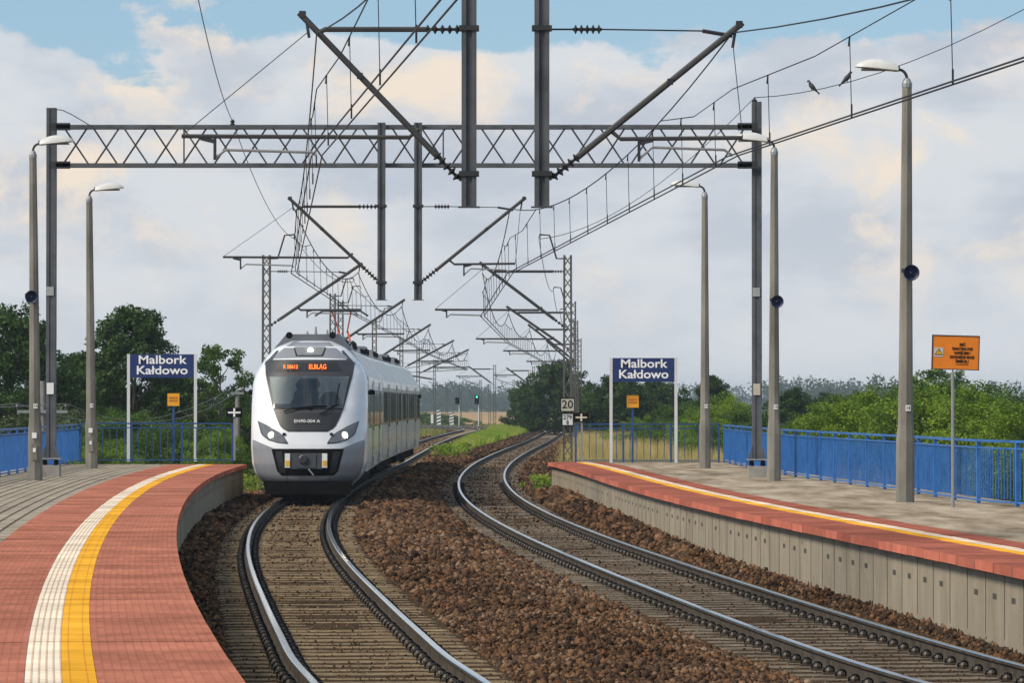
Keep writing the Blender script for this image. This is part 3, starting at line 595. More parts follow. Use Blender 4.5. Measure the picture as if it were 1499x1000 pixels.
# ================================================================== overhead line gantries
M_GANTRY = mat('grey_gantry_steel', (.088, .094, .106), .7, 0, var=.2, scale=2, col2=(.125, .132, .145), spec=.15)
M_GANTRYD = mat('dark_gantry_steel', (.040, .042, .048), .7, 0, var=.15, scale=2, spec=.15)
def gantry(label, D, xl, xr, hang, zbot, dz=0.0, plate=True):
    t = thing('overhead_line_gantry', label, 'gantry', ((xl + xr) / 2, D, PZL), 0, 'overhead line gantries'); c = (xl + xr) / 2; z0 = PZL
    def q(x, y, z): return (x - c, y, z - z0)
    ztop, zb = 8.78, 7.90; dep = .34
    for x, zt, fz in ((xl, 9.22, PZL), (xr, 9.36, PZR)):
        col = MB().box(q(x - .075, 0, (zt + fz + .38) / 2), (.07, .2, zt - fz - .38)).box(q(x + .075, 0, (zt + fz + .38) / 2), (.07, .2, zt - fz - .38)).box(q(x - .0, -.03, (zt + fz + .38) / 2), (.09, .10, zt - fz - .38)).build('column', M_GANTRY, t)
        MB().box(q(x, 0, fz + .08), (.42, .42, .36)).build('footing', M_CONC, t)
        bp = MB().box(q(x, 0, fz + .41), (.46, .40, .03)).build('base_plate', M_STEEL, t)
        for dx in (-.13, .13): MB().lathe([(.04, 0), (.06, .03), (.05, .11), (.03, .13)], q(x + dx, -.1, fz + .265), 8).build('insulator_foot', M_BLACK, bp)
        for dx in (-1, 1): MB().hexa([q(x + dx * .11, -.11, fz + .42), q(x + dx * .21, -.11, fz + .42), q(x + dx * .21, -.09, fz + .42), q(x + dx * .11, -.09, fz + .42), q(x + dx * .11, -.11, fz + .72), q(x + dx * .15, -.11, fz + .62), q(x + dx * .15, -.09, fz + .62), q(x + dx * .11, -.09, fz + .72)]).build('gusset', M_GANTRY, t)
        if plate:
            MB().box(q(x - .01, -.112, fz + 2.02), (.16, .012, .26)).build('notice_plate', mat('faded_notice', (.50, .45, .36), .6) if x > 0 else M_WHITE, t)
            MB().box(q(x - .02, -.112, fz + 4.25), (.17, .010, .2)).build('notice_plate', mat('pale_patch', (.33, .34, .35), .6), t)
        for zz in (ztop, zb): MB().box(q(x + (.22 if x < c else -.22), -.19, zz), (.46, .03, .17)).build('joint_plate', M_GANTRYD, t)
    xa, xb = xl + .12, xr - .12
    for y in (-dep / 2, dep / 2):
        for zz in (ztop, zb): MB().bar(q(xa, y, zz), q(xb, y, zz), .07, .085).build('chord', M_GANTRY, t)
    n = 23; st = (xb - xa - .2) / n; bm = None
    def brace(x0, z0_, x1, z1_, y, m_):
        MB().bar(q(x0, y, z0_), q(x1, y, z1_), .035, .038).build('brace', m_, t)
    for i in range(n):
        x0 = xa + .1 + i * st; e = (i % 2 == 0)
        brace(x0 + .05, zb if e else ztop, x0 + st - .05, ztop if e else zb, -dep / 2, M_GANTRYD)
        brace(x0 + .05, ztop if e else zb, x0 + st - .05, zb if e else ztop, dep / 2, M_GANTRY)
    for xm in (xl + 3.05, c + .9, c + 1.55): brace(xm, zb, xm, ztop, -dep / 2 - .01, M_GANTRY)
    if hang[1] > hang[0]:
        for x in hang:
            o = MB().box(q(x - .062, -dep / 2 - .16, (ztop + .08 + zbot) / 2), (.055, .16, ztop + .08 - zbot)).box(q(x + .062, -dep / 2 - .16, (ztop + .08 + zbot) / 2), (.055, .16, ztop + .08 - zbot)).box(q(x, -dep / 2 - .17, (ztop + .08 + zbot) / 2), (.075, .08, ztop + .08 - zbot)).build('hanging_post', M_GANTRY, t)
            MB().box(q(x, -dep / 2 - .16, zbot), (.26, .2, .012)).build('end_plate', M_GANTRY, o)
            for zz in (5.2, 6.95): MB().box(q(x, -dep / 2 - .16, zz), (.24, .2, .06)).build('clamp', M_DARK, o)
    return t
D1, D2 = 47.4, 90.0
k1, k2 = D1 / FPX, D2 / FPX
hang1 = ((687 - 749.5) * k1, (793 - 749.5) * k1); hang2 = ((559 - 749.5) * k2, (612.5 - 749.5) * k2)
gantry('lattice portal gantry spanning both tracks between two grey columns on the platforms', D2, (75 - 749.5) * k2, (1108 - 749.5) * k2, hang2, 4.8)
gantry('near gantry of which only two large hanging posts show at the top', D1, sum(hang1) / 2 - 8.1, sum(hang1) / 2 + 8.1, hang1, 4.8, plate=False)
# ---- lattice masts
M_MAST = mat('weathered_mast_steel', (.105, .10, .093), .8, 0, var=.2, scale=1.2, col2=(.15, .143, .13), spec=.1)
def mast(px, D, label, zt, zg, rust=False, arm=0, w=.28):
    X = (px - 749.5) * D / FPX; t = thing('lattice_mast', label, 'mast', (X, D, zg), 0, 'lattice masts of the overhead line'); H = zt - zg; m_ = M_MAST
    for s_ in (-1, 1):
        for y in (-.09, .09): MB().bar((s_ * w / 2, y, 0), (s_ * w * .40, y * .8, H), .07, .05, up=(0, 1, 0)).build('leg', m_, t)
    lc = MB(); n = int(H / .38)
    for i in range(n):
        z0, z1 = H * i / n, H * (i + 1) / n; s_ = 1 if i % 2 else -1; ww = w / 2 * .9
        for y, e in ((-.10, s_), (.10, -s_)): lc.bar((-e * ww, y, z0), (e * ww, y, z1), .035, .012, up=(0, 1, 0))
    lc.build('lacing', m_, t, kind='stuff')
    MB().box((0, 0, .0), (.6, .6, .5)).build('footing', M_CONC, t)
    if arm:
        MB().tube([(arm * .05, 0, H - .12), (arm * .38, 0, H - .12), (arm * .62, 0, H + .68), (arm * .95, 0, H + .70), (arm * .98, 0, H + .58)], .03, 6).build('wire_bracket', M_DARK, t)
    return t, X
# ---- cantilever brackets
M_TUBE = mat('cantilever_tube', (.045, .045, .046), .6, .0, var=.15, scale=3)
M_INS = mat('dark_insulator', (.02, .018, .018), .35, var=.2)
def insulator(mb, p, q, n, r, m0=.02):
    p = Vector(p); q = Vector(q); d = q - p; pts = []; rr = []
    pts.append(p); rr.append(m0)
    for i in range(n):
        for f, r_ in ((.2, m0), (.45, r), (.55, r), (.8, m0)): pts.append(p + d * ((i + f) / n)); rr.append(r_)
    pts.append(q); rr.append(m0); mb.tube(pts, rr, 8)
def cantilever(label, X, D, sg, xc, kind, xt, za, zt, x0=.12, thin=1.0, y=0.0, topz=6.92):
    """bracket reaching sg*x out of a post at X; contact wire at xc"""
    t = thing('cantilever_bracket', label, 'catenary bracket', (X, D + y, za), 0, 'cantilever brackets carrying the overhead wires'); far = thin > 1.2
    def q(x, z): return (sg * x, 0, z - za)
    dx, dz = xt - x0, zt - za; ln = math.hypot(dx, dz); ux, uz = dx / ln, dz / ln
    mb = MB(); insulator(mb, q(x0, za), q(x0 + ux * .42, za + uz * .42), 3 if far else 5, .065); mb.bar(q(x0 - .12, za), q(x0, za), .05, .05); mb.build('lower_insulator', M_INS, t)
    MB().tube([q(x0 + ux * .40, za + uz * .40), q(xt, zt)], .040 * thin, 8).build('diagonal_tube', M_TUBE, t)
    xd = x0 + (topz - za) / uz * ux
    if kind == 'A':
        mb = MB(); insulator(mb, q(x0 - .02, topz + .02), q(x0 + .42, topz + .02), 5, .06); mb.build('upper_insulator', M_INS, t)
        MB().tube([q(x0 + .40, topz + .02), q(xd - .1, topz + .02), q(xd, topz - .03)], .032 * thin, 6).build('top_strut', M_TUBE, t)
        zr = za + .50 if za > 5.1 else 5.62; r0 = x0 + (zr - za) / uz * ux + .12; r1 = xc + 1.62; xb = xc + 1.22
        arm = [q(xb, zr - .25), q(xb - .13, zr - .15), q(xc + .06, zr - .18), q(xc, zr - .22)]
    else:
        mb = MB(); insulator(mb, q(x0 + .25, topz + .02), q(x0 + .6, topz + .02), 5, .06); mb.tube([q(x0 - .1, topz + .02), q(x0 + .26, topz + .02)], .012 * thin, 5); mb.build('upper_insulator', M_INS, t)
        MB().tube([q(x0 + .6, topz + .02), q(xd - .3, topz)], .010 * thin, 5).tube([q(xd - .36, topz), q(xd, topz - .06)], .026 * thin, 5).build('top_tie', M_DARK, t)
        zr = 5.62; r0 = x0 + (zr - za) / uz * ux + .25; r1 = xc + .12; xb = r0 + .22
        arm = [q(xb, zr - .24), q(xb + .16, zr - .10), q(xc - .10, zr - .13), q(xc, zr - .20)]
    MB().tube([q(r0 - .12, zr + .10), q(r0, zr), q(r1, zr + .015)], .026 * thin, 6).build('registration_tube', M_TUBE, t)
    br = MB().bar(q(xb, zr), q(xb, zr - .27), .035 * thin, .035).bar(q(xb, zr - .05), q(xb + .17, zr - .01), .03, .05).build('drop_bracket', M_DARK, t)
    MB().tube(arm, .017 * thin, 6).build('steady_arm', M_STEEL, br)
    MB().tube([q(r1, zr + .02), q(xt - .12, zt - .22)], .006 * thin, 4).build('tie_wire', M_DARK, t)
    MB().box(q(xt - .04, zt - .02), (.08, .08, .08)).bar(q(xt - .08, zt - .05), q(xt - .12, zt - .3), .035, .035).build('top_clamp', M_DARK, t)
    for f in (.62,): MB().box(q(x0 + dx * f, za + dz * f), (.07, .09, .07)).build('tube_clamp', M_DARK, t)
    return t
cantilever('large cantilever bracket on the near hanging post reaching towards the train', hang1[0], D1, -1, 1.83, 'A', 2.04, 5.14, 7.14, y=-.3)
cantilever('large cantilever bracket on the near hanging post reaching over the empty track', hang1[1], D1, 1, 2.29, 'B', 2.41, 5.15, 7.02, y=-.3)
cantilever('cantilever bracket on the portal gantry reaching over the train side track', hang2[0], D2, -1, 2.0, 'A', 2.13, 5.27, 7.15, y=-.3)
cantilever('cantilever bracket on the portal gantry reaching over the empty track', hang2[1], D2, 1, 2.1, 'B', 2.46, 5.25, 7.15, y=-.3)
LM = [(390, 134, 7.5), (487, 181, 7.5), (498.5, 193, 7.5), (548, 238, 7.5), (587.5, 299, 7.4), (612, 350, 7.4), (636, 446, 7.4)]
RM = [(831, 134, 7.5), (839, 195, 7.5), (843, 240, 7.5), (848.5, 301, 7.4)]
lname = ['lattice mast rising behind the front of the train', 'lattice mast behind the train roof, second from its front', 'lattice mast close behind the second mast over the train roof', 'lattice mast over the middle of the train roof', 'lattice mast over the rear of the train roof', 'lattice mast just past the tail of the train', 'distant lattice mast past the tail of the train by the striped boards']
rname = ['lattice mast carrying the kilometre plates at the platform end', 'lattice mast directly behind the mast with kilometre plates', 'third lattice mast of the row behind the kilometre plates', 'fourth lattice mast of the row behind the kilometre plates']
lsup = [(2.5, 0), (hang1[0] - 1.83, D1 - .3), (hang2[0] - 2.0, D2 - .3)]; rsup = [(8.9, 0), (hang1[1] + 2.29, D1 - .3), (hang2[1] + 2.1, D2 - .3)]
for i, (px, D, zt) in enumerate(LM):
    zg = float(ground_z(np.array((px - 749.5) * D / FPX), np.array(float(D)))) - .1
    _, X = mast(px, D, lname[i], zt, zg, arm=1)
    if D != 193:
        xc = float(TL.X(D)) - X + random.choice((-.15, .15)); lsup.append((X + xc, D))
        cantilever('cantilever bracket on the ' + lname[i].split(' ', 2)[2] if False else 'cantilever bracket over the train track held by the ' + ['mast behind the train front', 'second mast along the train', '', 'mast over the middle of the train', 'mast over the rear of the train', 'mast past the train tail', 'distant mast by the striped boards'][i], X, D, 1, xc, 'B', xc + .15, 5.08, 7.22, thin=1 + D / 300)
for i, (px, D, zt) in enumerate(RM):
    zg = float(ground_z(np.array((px - 749.5) * D / FPX), np.array(float(D)))) - .1
    _, X = mast(px, D, rname[i], zt, zg, arm=-1); xc = X - float(TR.X(D)); rsup.append((X - xc, D))
    cantilever('cantilever bracket over the empty track held by the ' + ['mast with kilometre plates', 'second mast of the row', 'third mast of the row', 'fourth mast of the row'][i], X, D, -1, xc, 'A', xc + .1, 5.05, 7.25, thin=1 + D / 300)
fname = ['slim far mast left of the green signal', 'far mast standing in front of the corn field', 'tall far mast between the two tracks', 'far mast just beyond the tall one between the tracks', 'far mast against the corn field right of the grass wedge', 'far mast in front of the dark tree', 'far mast beside the dark tree', 'far mast at the foot of the dark tree', 'thin far mast near the train tail']
for i, (px, D, yt) in enumerate(((674, 520, 560), (703.5, 560, 556), (724, 470, 534), (717, 600, 562), (752, 590, 556), (781, 450, 536), (775, 480, 545), (787, 500, 548), (654, 560, 560))):
    X, zt = atD(px, yt, D); zg = float(ground_z(np.array(X), np.array(float(D)))) - .3; _, X = mast(px, D, fname[i], zt, zg, w=.34)
    if i in (2, 5): cantilever('far cantilever bracket on the ' + ('tall mast between the tracks', 'mast by the dark tree')[i == 5], X, D, -1, 3.0, 'A', 3.1, zt - 2.4, zt - .2, thin=2.4, topz=zt - .55)
    elif i in (1, 4, 8): MB().bar((0, 0, zt - zg - .9), (-2.6, 0, zt - zg + .1), .09, .09).bar((0, 0, zt - zg - .4), (-2.2, 0, zt - zg - .4), .06, .06).build('bracket_arm', M_TUBE, [o for o in COL.objects if o.name.startswith('lattice_mast') and o.type == 'EMPTY'][-1])
# plates on the nearest lattice mast
X, D = (831 - 749.5) * 134 / FPX, 134.0
def plate(nm, label, x0, x1, y0, y1, bm, rows, D=D - .2):
    a, z1 = atD(x0, y0, D); b, z0 = atD(x1, y1, D); t = thing(nm, label, 'rail sign', ((a + b) / 2, D, z0)); p = MB().box((0, 0, (z1 - z0) / 2), (b - a, .03, z1 - z0)).build('panel', bm, t)
    fr = MB(); w, h = b - a, z1 - z0
    for (u, v, ww, hh) in ((0, h, w + .04, .03), (0, 0, w + .04, .03), (w / 2, h / 2, .03, h), (-w / 2, h / 2, .03, h)): fr.box((u, -.004, v), (ww, .045, hh))
    fr.build('frame', M_BLACK, t)
    for s_, sz, zz, wd in rows: text(s_, sz * h, M_BLACK, p, (0, -.02, zz * h), width=wd * w, bold=.003)
    return t
M_CREAM = mat('cream_plate', (.52, .49, .40), .6, var=.08)
plate('speed_plate', 'square cream plate reading 20 on the lattice mast', 820.5, 841, 583, 602.5, M_CREAM, [('20', .85, .5, .78)])
plate('kilometre_plate', 'white plate reading 279 over 8 on the lattice mast', 822.5, 839, 605.5, 623, M_WHITE, [('279', .50, .66, .76), ('8', .48, .24, .22)])
# ================================================================== overhead wires
M_WIRE = mat('overhead_wire', (.022, .022, .026), .5, .3)
def wire(name, pts, r, parent, n=5): return MB().tube(pts, r, n).build(name, M_WIRE, parent)
def wr(D): return .0095 + .00007 * max(0, D - 50)
def overhead(label, sup, zc=5.41, zm=6.90):
    t = thing('overhead_line', label, 'overhead wires', (sup[0][0], sup[0][1], 0)); bx, by = sup[0]
    sup = sorted(sup, key=lambda p: p[1]); M1 = []; C = [[], []]; rad = []
    def q(x, y, z): return (x - bx, y - by, z)
    for i in range(len(sup) - 1):
        (x0, y0), (x1, y1) = sup[i], sup[i + 1]; ln = math.hypot(x1 - x0, y1 - y0); sag = .85 * (ln / 47) ** 2; sag = min(sag, 1.15); K = 18
        for k in range(K + (1 if i == len(sup) - 2 else 0)):
            u = k / K; x, y = x0 + (x1 - x0) * u, y0 + (y1 - y0) * u; M1.append(q(x, y, zm - 4 * sag * u * (1 - u))); rad.append(wr(y))
        nd = 11 if y0 < 240 else 7
        for k in range(nd):
            u = (k + .5) / nd; x, y = x0 + (x1 - x0) * u, y0 + (y1 - y0) * u; zt = zm - 4 * sag * u * (1 - u)
            if u < .2 or u > .8: zt = float(np.interp(min(u, 1 - u), [0, .1, .2], [zm - .68, zm - .70, zm - .64 * sag]))
            MB().tube([q(x, y, zt), q(x + .02, y, zc)], wr(y) * .52, 4).build('dropper', M_WIRE, t)
            if y < 140: MB().bar(q(x + .02, y, zc - .01), q(x + .02, y, zc + .14), .018, .018).build('dropper_clamp', M_WIRE, t)
            if y < 140: MB().bar(q(x - .01, y, zt - .10), q(x, y, zt), .018, .018).build('dropper_loop', M_WIRE, t)
        for (xa, ya, da, db) in ((x0, y0, 0, .2), (x1, y1, 0, -.2)):     # stitch wire hung below the support
            s_ = 1 if db > 0 else -1
            xs_, ys_ = xa + (x1 - x0) / ln * ln * .2 * s_, ya + (y1 - y0) / ln * ln * .2 * s_
            wire('stitch_wire', [q(xs_, ys_, zm - 4 * sag * .16), q((xs_ + xa) / 2, (ys_ + ya) / 2, zm - .70), q(xa, ya, zm - .68)], wr(ya) * .8, t, 4)
    MB().tube(M1, rad, 5).build('messenger_wire', M_WIRE, t)
    for s_ in (-1, 1):
        mb = MB(); mb.tube([q(x + s_ * .065, y, zc + (0 if s_ < 0 else .012)) for x, y in sup], [wr(y) for x, y in sup], 5); mb.build('contact_wire', M_WIRE, t)
    return t
overhead('overhead wires above the track of the white train', lsup)
overhead('overhead wires above the empty track', rsup + [(float(TR.X(350.)), 350)])
def sagwire(pts, sag, rk=1.0):
    o = []
    for i in range(len(pts) - 1):
        a, b = Vector(pts[i]), Vector(pts[i + 1])
        for k in range(14): u = k / 14; p = a.lerp(b, u); p.z -= 4 * sag[i] * u * (1 - u); o.append(p)
    o.append(Vector(pts[-1])); return o
XG2L, XG2R = (340 - 749.5) * k2, (1105 - 749.5) * k2
ew = thing('earth_wire', 'thin earth wire passing over the gantry beam to the masts beside the train', 'wire', (0, 0, 0))
e_pts = [(-.9, 0, 9.0), (-4.1, D1, 8.9), (XG2L, D2, 8.92)] + [((px - 749.5) * D / FPX + .98, D, zt + .55) for px, D, zt in LM if D != 193]
pp = sagwire(e_pts, [.3, .42, .55, .5, .5, .5, .5, .5, .5]); MB().tube(pp, [wr(p.y) * .8 for p in pp], 4).build('wire', M_WIRE, ew)
MB().lathe([(.03, 0), (.06, .03), (.03, .06), (.06, .09), (.02, .14)], (XG2L, D2, 8.82), 8).build('wire_insulator', M_INS, ew)
ew2 = thing('earth_wire', 'thin earth wire on which two birds perch, leading to the gantry column top', 'wire', (0, 0, 0))
e_pts = [(13.8, 0, 9.4), (9.6, D1, 9.4), (XG2R, D2, 9.46)] + [((px - 749.5) * D / FPX - .98, D, zt + .55) for px, D, zt in RM]
ppr = sagwire(e_pts, [.4, .75, .7, .6, .5, .5]); MB().tube(ppr, [wr(p.y) * .8 for p in ppr], 4).build('wire', M_WIRE, ew2)
MB().lathe([(.05, 0), (.07, .03), (.03, .06), (.02, .11)], (XG2R, D2, 9.36), 8).build('wire_insulator', M_INS, ew2)
sw = thing('bonding_cable', 'short slack cable between gantry column top and beam', 'cable', (0, 0, 0))
MB().tube([((x - 749.5) * k2, D2 - .2, atD(0, y, D2)[1]) for x, y in ((84, 161), (92, 162), (105, 168), (122, 178), (137, 187))], .011, 5).build('cable', M_WIRE, sw)
# ================================================================== birds on the wire
M_BIRD = mat('pigeon_feathers', (.03, .03, .034), .8, var=.3, scale=30, col2=(.07, .07, .075))
def bird(px, py, face, label):
    best = min(ppr, key=lambda p: abs(749.5 + FPX * p.x / max(p.y, 1) - px) if 40 < p.y < 92 else 1e9)
    i = ppr.index(best); j = i + 1 if abs(749.5 + FPX * ppr[i + 1].x / ppr[i + 1].y - px) < abs(749.5 + FPX * ppr[i - 1].x / ppr[i - 1].y - px) else i - 1
    a, b = ppr[i], ppr[j]; pa = 749.5 + FPX * a.x / a.y; pb = 749.5 + FPX * b.x / b.y; p = a.lerp(b, (px - pa) / (pb - pa)) if abs(pb - pa) > .1 else a
    t = thing('pigeon', label, 'bird', p, 0, 'birds perched on the wire'); f = face; t.scale = (.86, .86, .86)
    pts = [(f * .105, 0, .205), (f * .095, 0, .235), (f * .070, 0, .242), (f * .055, 0, .215), (f * .040, 0, .17), (f * .010, 0, .125), (-f * .035, 0, .075), (-f * .085, 0, .025), (-f * .14, 0, -.03), (-f * .19, 0, -.085)]
    MB().tube(pts, [.006, .022, .026, .024, .044, .062, .056, .034, .018, .022], 10).build('body', M_BIRD, t, smooth=True)
    MB().tube([(f * .100, 0, .232), (f * .128, 0, .222)], [.008, .002], 5).build('beak', M_DARK, t)
    for s_ in (-.02, .02): MB().tube([(0, s_, .08), (f * .01, s_, .0)], .007, 5).build('leg', M_DARK, t)
    for s_ in (-1, 1): MB().tube([(f * .03, s_ * .045, .15), (-f * .04, s_ * .052, .085), (-f * .13, s_ * .02, -.01)], [.012, .028, .006], 6).build('wing', M_BIRD, t, smooth=True)
bird(1189, 133, -1, 'small dark bird perched nearer the gantry column on the thin wire')
bird(1241, 114, 1, 'dark bird perched on the thin wire beside the tall lamp head')
# ================================================================== the train
M_TWHITE = mat('white_train_paint', (.74, .76, .79), .25, var=.05, scale=2.5, coat=.4)
M_TSILVER = mat('silver_train_paint', (.26, .27, .295), .35, .2, var=.06, scale=2, coat=.3)
M_TSIDE = mat('side_silver_paint', (.62, .625, .62), .30, .15, var=.08, scale=1.2, coat=.3)
M_TCANT = mat('mirror_cantrail', (.52, .54, .56), .16, .5, var=.1, scale=1)
M_TROOF = mat('roof_paint', (.80, .79, .77), .6, var=.08, scale=2, spec=.15)
M_TLOW = mat('lower_side_paint', (.46, .465, .46), .35, .1, var=.1, scale=2)
M_TBLACK = mat('black_gloss_mask', (.014, .015, .017), .42, var=.1)
M_TMASK2 = mat('dark_grey_mask', (.034, .035, .040), .45, var=.1)
M_TGREYBOX = mat('roof_unit_grey', (.115, .125, .145), .5, var=.12, scale=2)
M_UNDER = mat('underframe_black', (.009, .0085, .008), .9, var=.4, scale=4, spec=.05)  # near-black for plough, running gear, bellows and coupler recess
M_TWIN = mat('tinted_window', (.035, .040, .045), .06, var=.1, spec=.8)
M_LED = mat('orange_led', (1.0, .16, .01), .5, emit=1.5, var=0)
M_HEADL = mat('lit_headlamp', (1.0, .86, .55), .4, emit=14, var=0)
M_REFL = mat('headlamp_reflector', (.42, .45, .50), .18, .7, var=.15, scale=12)
M_CABIN = mat('cab_interior_panel', (.42, .45, .445), .8, var=.08, scale=2)
M_SEAT = mat('driver_seat', (.13, .14, .14), .8, var=.1)
M_YEL = mat('yellow_button', (.75, .42, .02), .5)
M_RED = mat('pantograph_red', (.55, .09, .04), .5)
def glass_mat():
    m = bpy.data.materials.new('windscreen_glass'); m.use_nodes = True; n = m.node_tree.nodes; l = m.node_tree.links; n.remove(n['Principled BSDF'])
    tr = n.new('ShaderNodeBsdfTransparent'); tr.inputs[0].default_value = (.84, .87, .87, 1); gl = n.new('ShaderNodeBsdfGlossy'); gl.inputs['Roughness'].default_value = .03
    lw = n.new('ShaderNodeFresnel'); lw.inputs[0].default_value = 1.7; mx = n.new('ShaderNodeMixShader'); l.new(lw.outputs[0], mx.inputs[0]); l.new(tr.outputs[0], mx.inputs[1]); l.new(gl.outputs[0], mx.inputs[2]); l.new(mx.outputs[0], n['Material Output'].inputs[0]); return m
M_SCREEN = glass_mat()
DT = 99.5; aT = TL.sD(DT); tx_, ty_, ttx, tty = TL.at(aT); RZT = math.atan2(float(tty), float(ttx)) - math.pi / 2
T = thing('passenger_train', 'white and silver electric train with lit headlights coming round the curve', 'train', (float(tx_) - .05, float(ty_), ZL), 0)
ROOT = Vector((float(tx_), float(ty_), ZL))
# ---- nose surface: depth behind the foremost point as a function of x and z
ZC = [.30, .55, .85, 1.35, 1.75, 2.30, 3.15, 3.55, 3.90, 4.06]; YC = [.22, .05, .0, .02, .12, .36, .86, 1.12, 1.52, 2.35]
ZW = [.30, .45, .62, .90, 1.4, 2.4, 2.95, 3.2, 3.45, 3.65, 3.85, 3.98, 4.06]; HW = [1.06, 1.22, 1.37, 1.46, 1.49, 1.49, 1.475, 1.41, 1.27, 1.12, .94, .70, .52]
CB = MB()
def surf(x, z, off=0.0):
    hw = float(np.interp(z, ZW, HW)); u = min(abs(x) / hw, 1.0)
    y = float(np.interp(z, ZC, YC)) + 1.15 * (1 - (1 - u ** 2.8) ** (1 / 2.0)) * float(np.interp(z, [.3, 3.4, 4.06], [1, .9, .4]))
    return (x, y - off, z)
def patch(name, m_, rows_fn, nu, nv, off, parent, thick=.03, smooth=True, label=None):
    """rows_fn(u,v) -> (x,z) on the nose; the piece is a thin shell standing off the nose"""
    fr = [[surf(*rows_fn(i / nu, j / nv), off) for i in range(nu + 1)] for j in range(nv + 1)]
    mb = MB().grid(fr)
    ring = [fr[0][i] for i in range(nu + 1)] + [fr[j][nu] for j in range(1, nv + 1)] + [fr[nv][i] for i in range(nu - 1, -1, -1)] + [fr[j][0] for j in range(nv - 1, 0, -1)]
    k = len(ring); mb.add(ring + [(x, y + thick, z) for x, y, z in ring], [(i, i + k, (i + 1) % k + k, (i + 1) % k) for i in range(k)])
    o = mb.build(name, m_, parent, smooth=False)
    if smooth:
        o.data.polygons.foreach_set('use_smooth', [i < nu * nv for i in range(len(o.data.polygons))])
    if label: o['label'] = label
    return o
car_dir = []
def car_frame(a0, a1):
    p, q = TL.at(a0), TL.at(a1); P0 = Vector((float(p[0]), float(p[1]), ZL)); P1 = Vector((float(q[0]), float(q[1]), ZL)); d = (P1 - P0); return P0, math.atan2(d.y, d.x) - math.pi / 2, d.length
CARL = 20.3; P0, RZ0, _ = car_frame(aT, aT + CARL)
nose = bpy.data.objects.new('cab', None); COL.objects.link(nose); nose.parent = T; nose.rotation_euler = (0, 0, RZ0)
rows = []; zz = np.concatenate([np.linspace(.30, 3.4, 44), np.linspace(3.45, 4.06, 20)])
us = np.sin(np.linspace(-math.pi / 2, math.pi / 2, 49))
for z in zz:
    hw = float(np.interp(z, ZW, HW)); r_ = [surf(u * hw, z) for u in us]; rows.append([(-hw, 3.0, z)] + r_ + [(hw, 3.0, z)])
nb_ = MB().grid(rows); nb_.add([rows[-1][i] for i in range(len(rows[-1]))], [tuple(range(len(rows[-1])))])
nb_.build('nose_shell', M_TWHITE, nose, smooth=True)
patch('roof_cap', M_TSILVER, lambda u, v: ((u * 2 - 1) * float(np.interp(v, [0, 1], [1.02, .48])) * (1 if True else 0), 3.58 + .44 * v + .03 * (1 - (u * 2 - 1) ** 2) * (1 - v)), 24, 8, .010, nose)
for s_ in (-1, 1): patch('roof_corner', M_TMASK2, lambda u, v, s_=s_: (s_ * (float(np.interp(v, [0, 1], [1.03, .80])) + (.155 - .09 * v) * (u if s_ > 0 else 1 - u)), 3.44 + .36 * v), 4, 6, .008, nose)
mask = patch('front_mask', M_TMASK2, lambda u, v: ((u * 2 - 1) * float(np.interp(1.72 + 1.84 * v, [1.72, 1.76, 1.85, 2.05, 2.3, 3.18, 3.56], [.50, .60, .70, .80, .90, 1.12, 1.16])), 1.72 + 1.84 * v), 28, 26, .012, nose)
patch('lower_mask', M_TBLACK, lambda u, v: ((u * 2 - 1) * float(np.interp(1.74 + .5 * v, [1.72, 1.76, 1.85, 2.05, 2.3], [.46, .56, .66, .76, .84])), 1.74 + .46 * v), 20, 8, .020, nose)
patch('destination_display', M_TBLACK, lambda u, v: ((u * 2 - 1) * (.86 - .16 * v), 3.26 + .22 * v), 16, 4, .020, nose)
patch('cab_interior', M_CABIN, lambda u, v: ((u * 2 - 1) * (.87 + .15 * v), 2.32 + .80 * v), 16, 10, .016, nose)
patch('driver_seat', M_SEAT, lambda u, v: (-.08 + (u * 2 - 1) * float(np.interp(v, [0, .15, .3, .5, .62, .8, 1], [.46, .40, .32, .33, .26, .33, .22])) + .08 * v, 2.33 + .74 * v), 10, 16, .022, nose)
patch('second_seat', M_SEAT, lambda u, v: (.52 + (u * 2 - 1) * float(np.interp(v, [0, .6, 1], [.30, .26, .12])) + .04 * v, 2.33 + .40 * v), 8, 6, .022, nose)
patch('control_desk', mat('desk_grey', (.14, .15, .155), .7), lambda u, v: ((u * 2 - 1) * .86, 2.325 + .10 * v), 12, 2, .026, nose)
patch('windscreen', M_SCREEN, lambda u, v: ((u * 2 - 1) * (.88 + .15 * v), 2.31 + .83 * v), 24, 14, .045, nose, thick=.012)
patch('windscreen_seam', M_TMASK2, lambda u, v: (-.02 + (u * 2 - 1) * .006, 2.31 + .84 * v), 1, 10, .050, nose, thick=.008)
patch('top_light_frame', M_TBLACK, lambda u, v: ((u * 2 - 1) * (.35 + .085 * v), 3.655 + .265 * v), 12, 4, .025, nose)
patch('top_light_glass', mat('lamp_glass_grey', (.20, .21, .22), .12, var=.1), lambda u, v: ((u * 2 - 1) * (.31 + .085 * v), 3.68 + .215 * v), 12, 4, .032, nose)
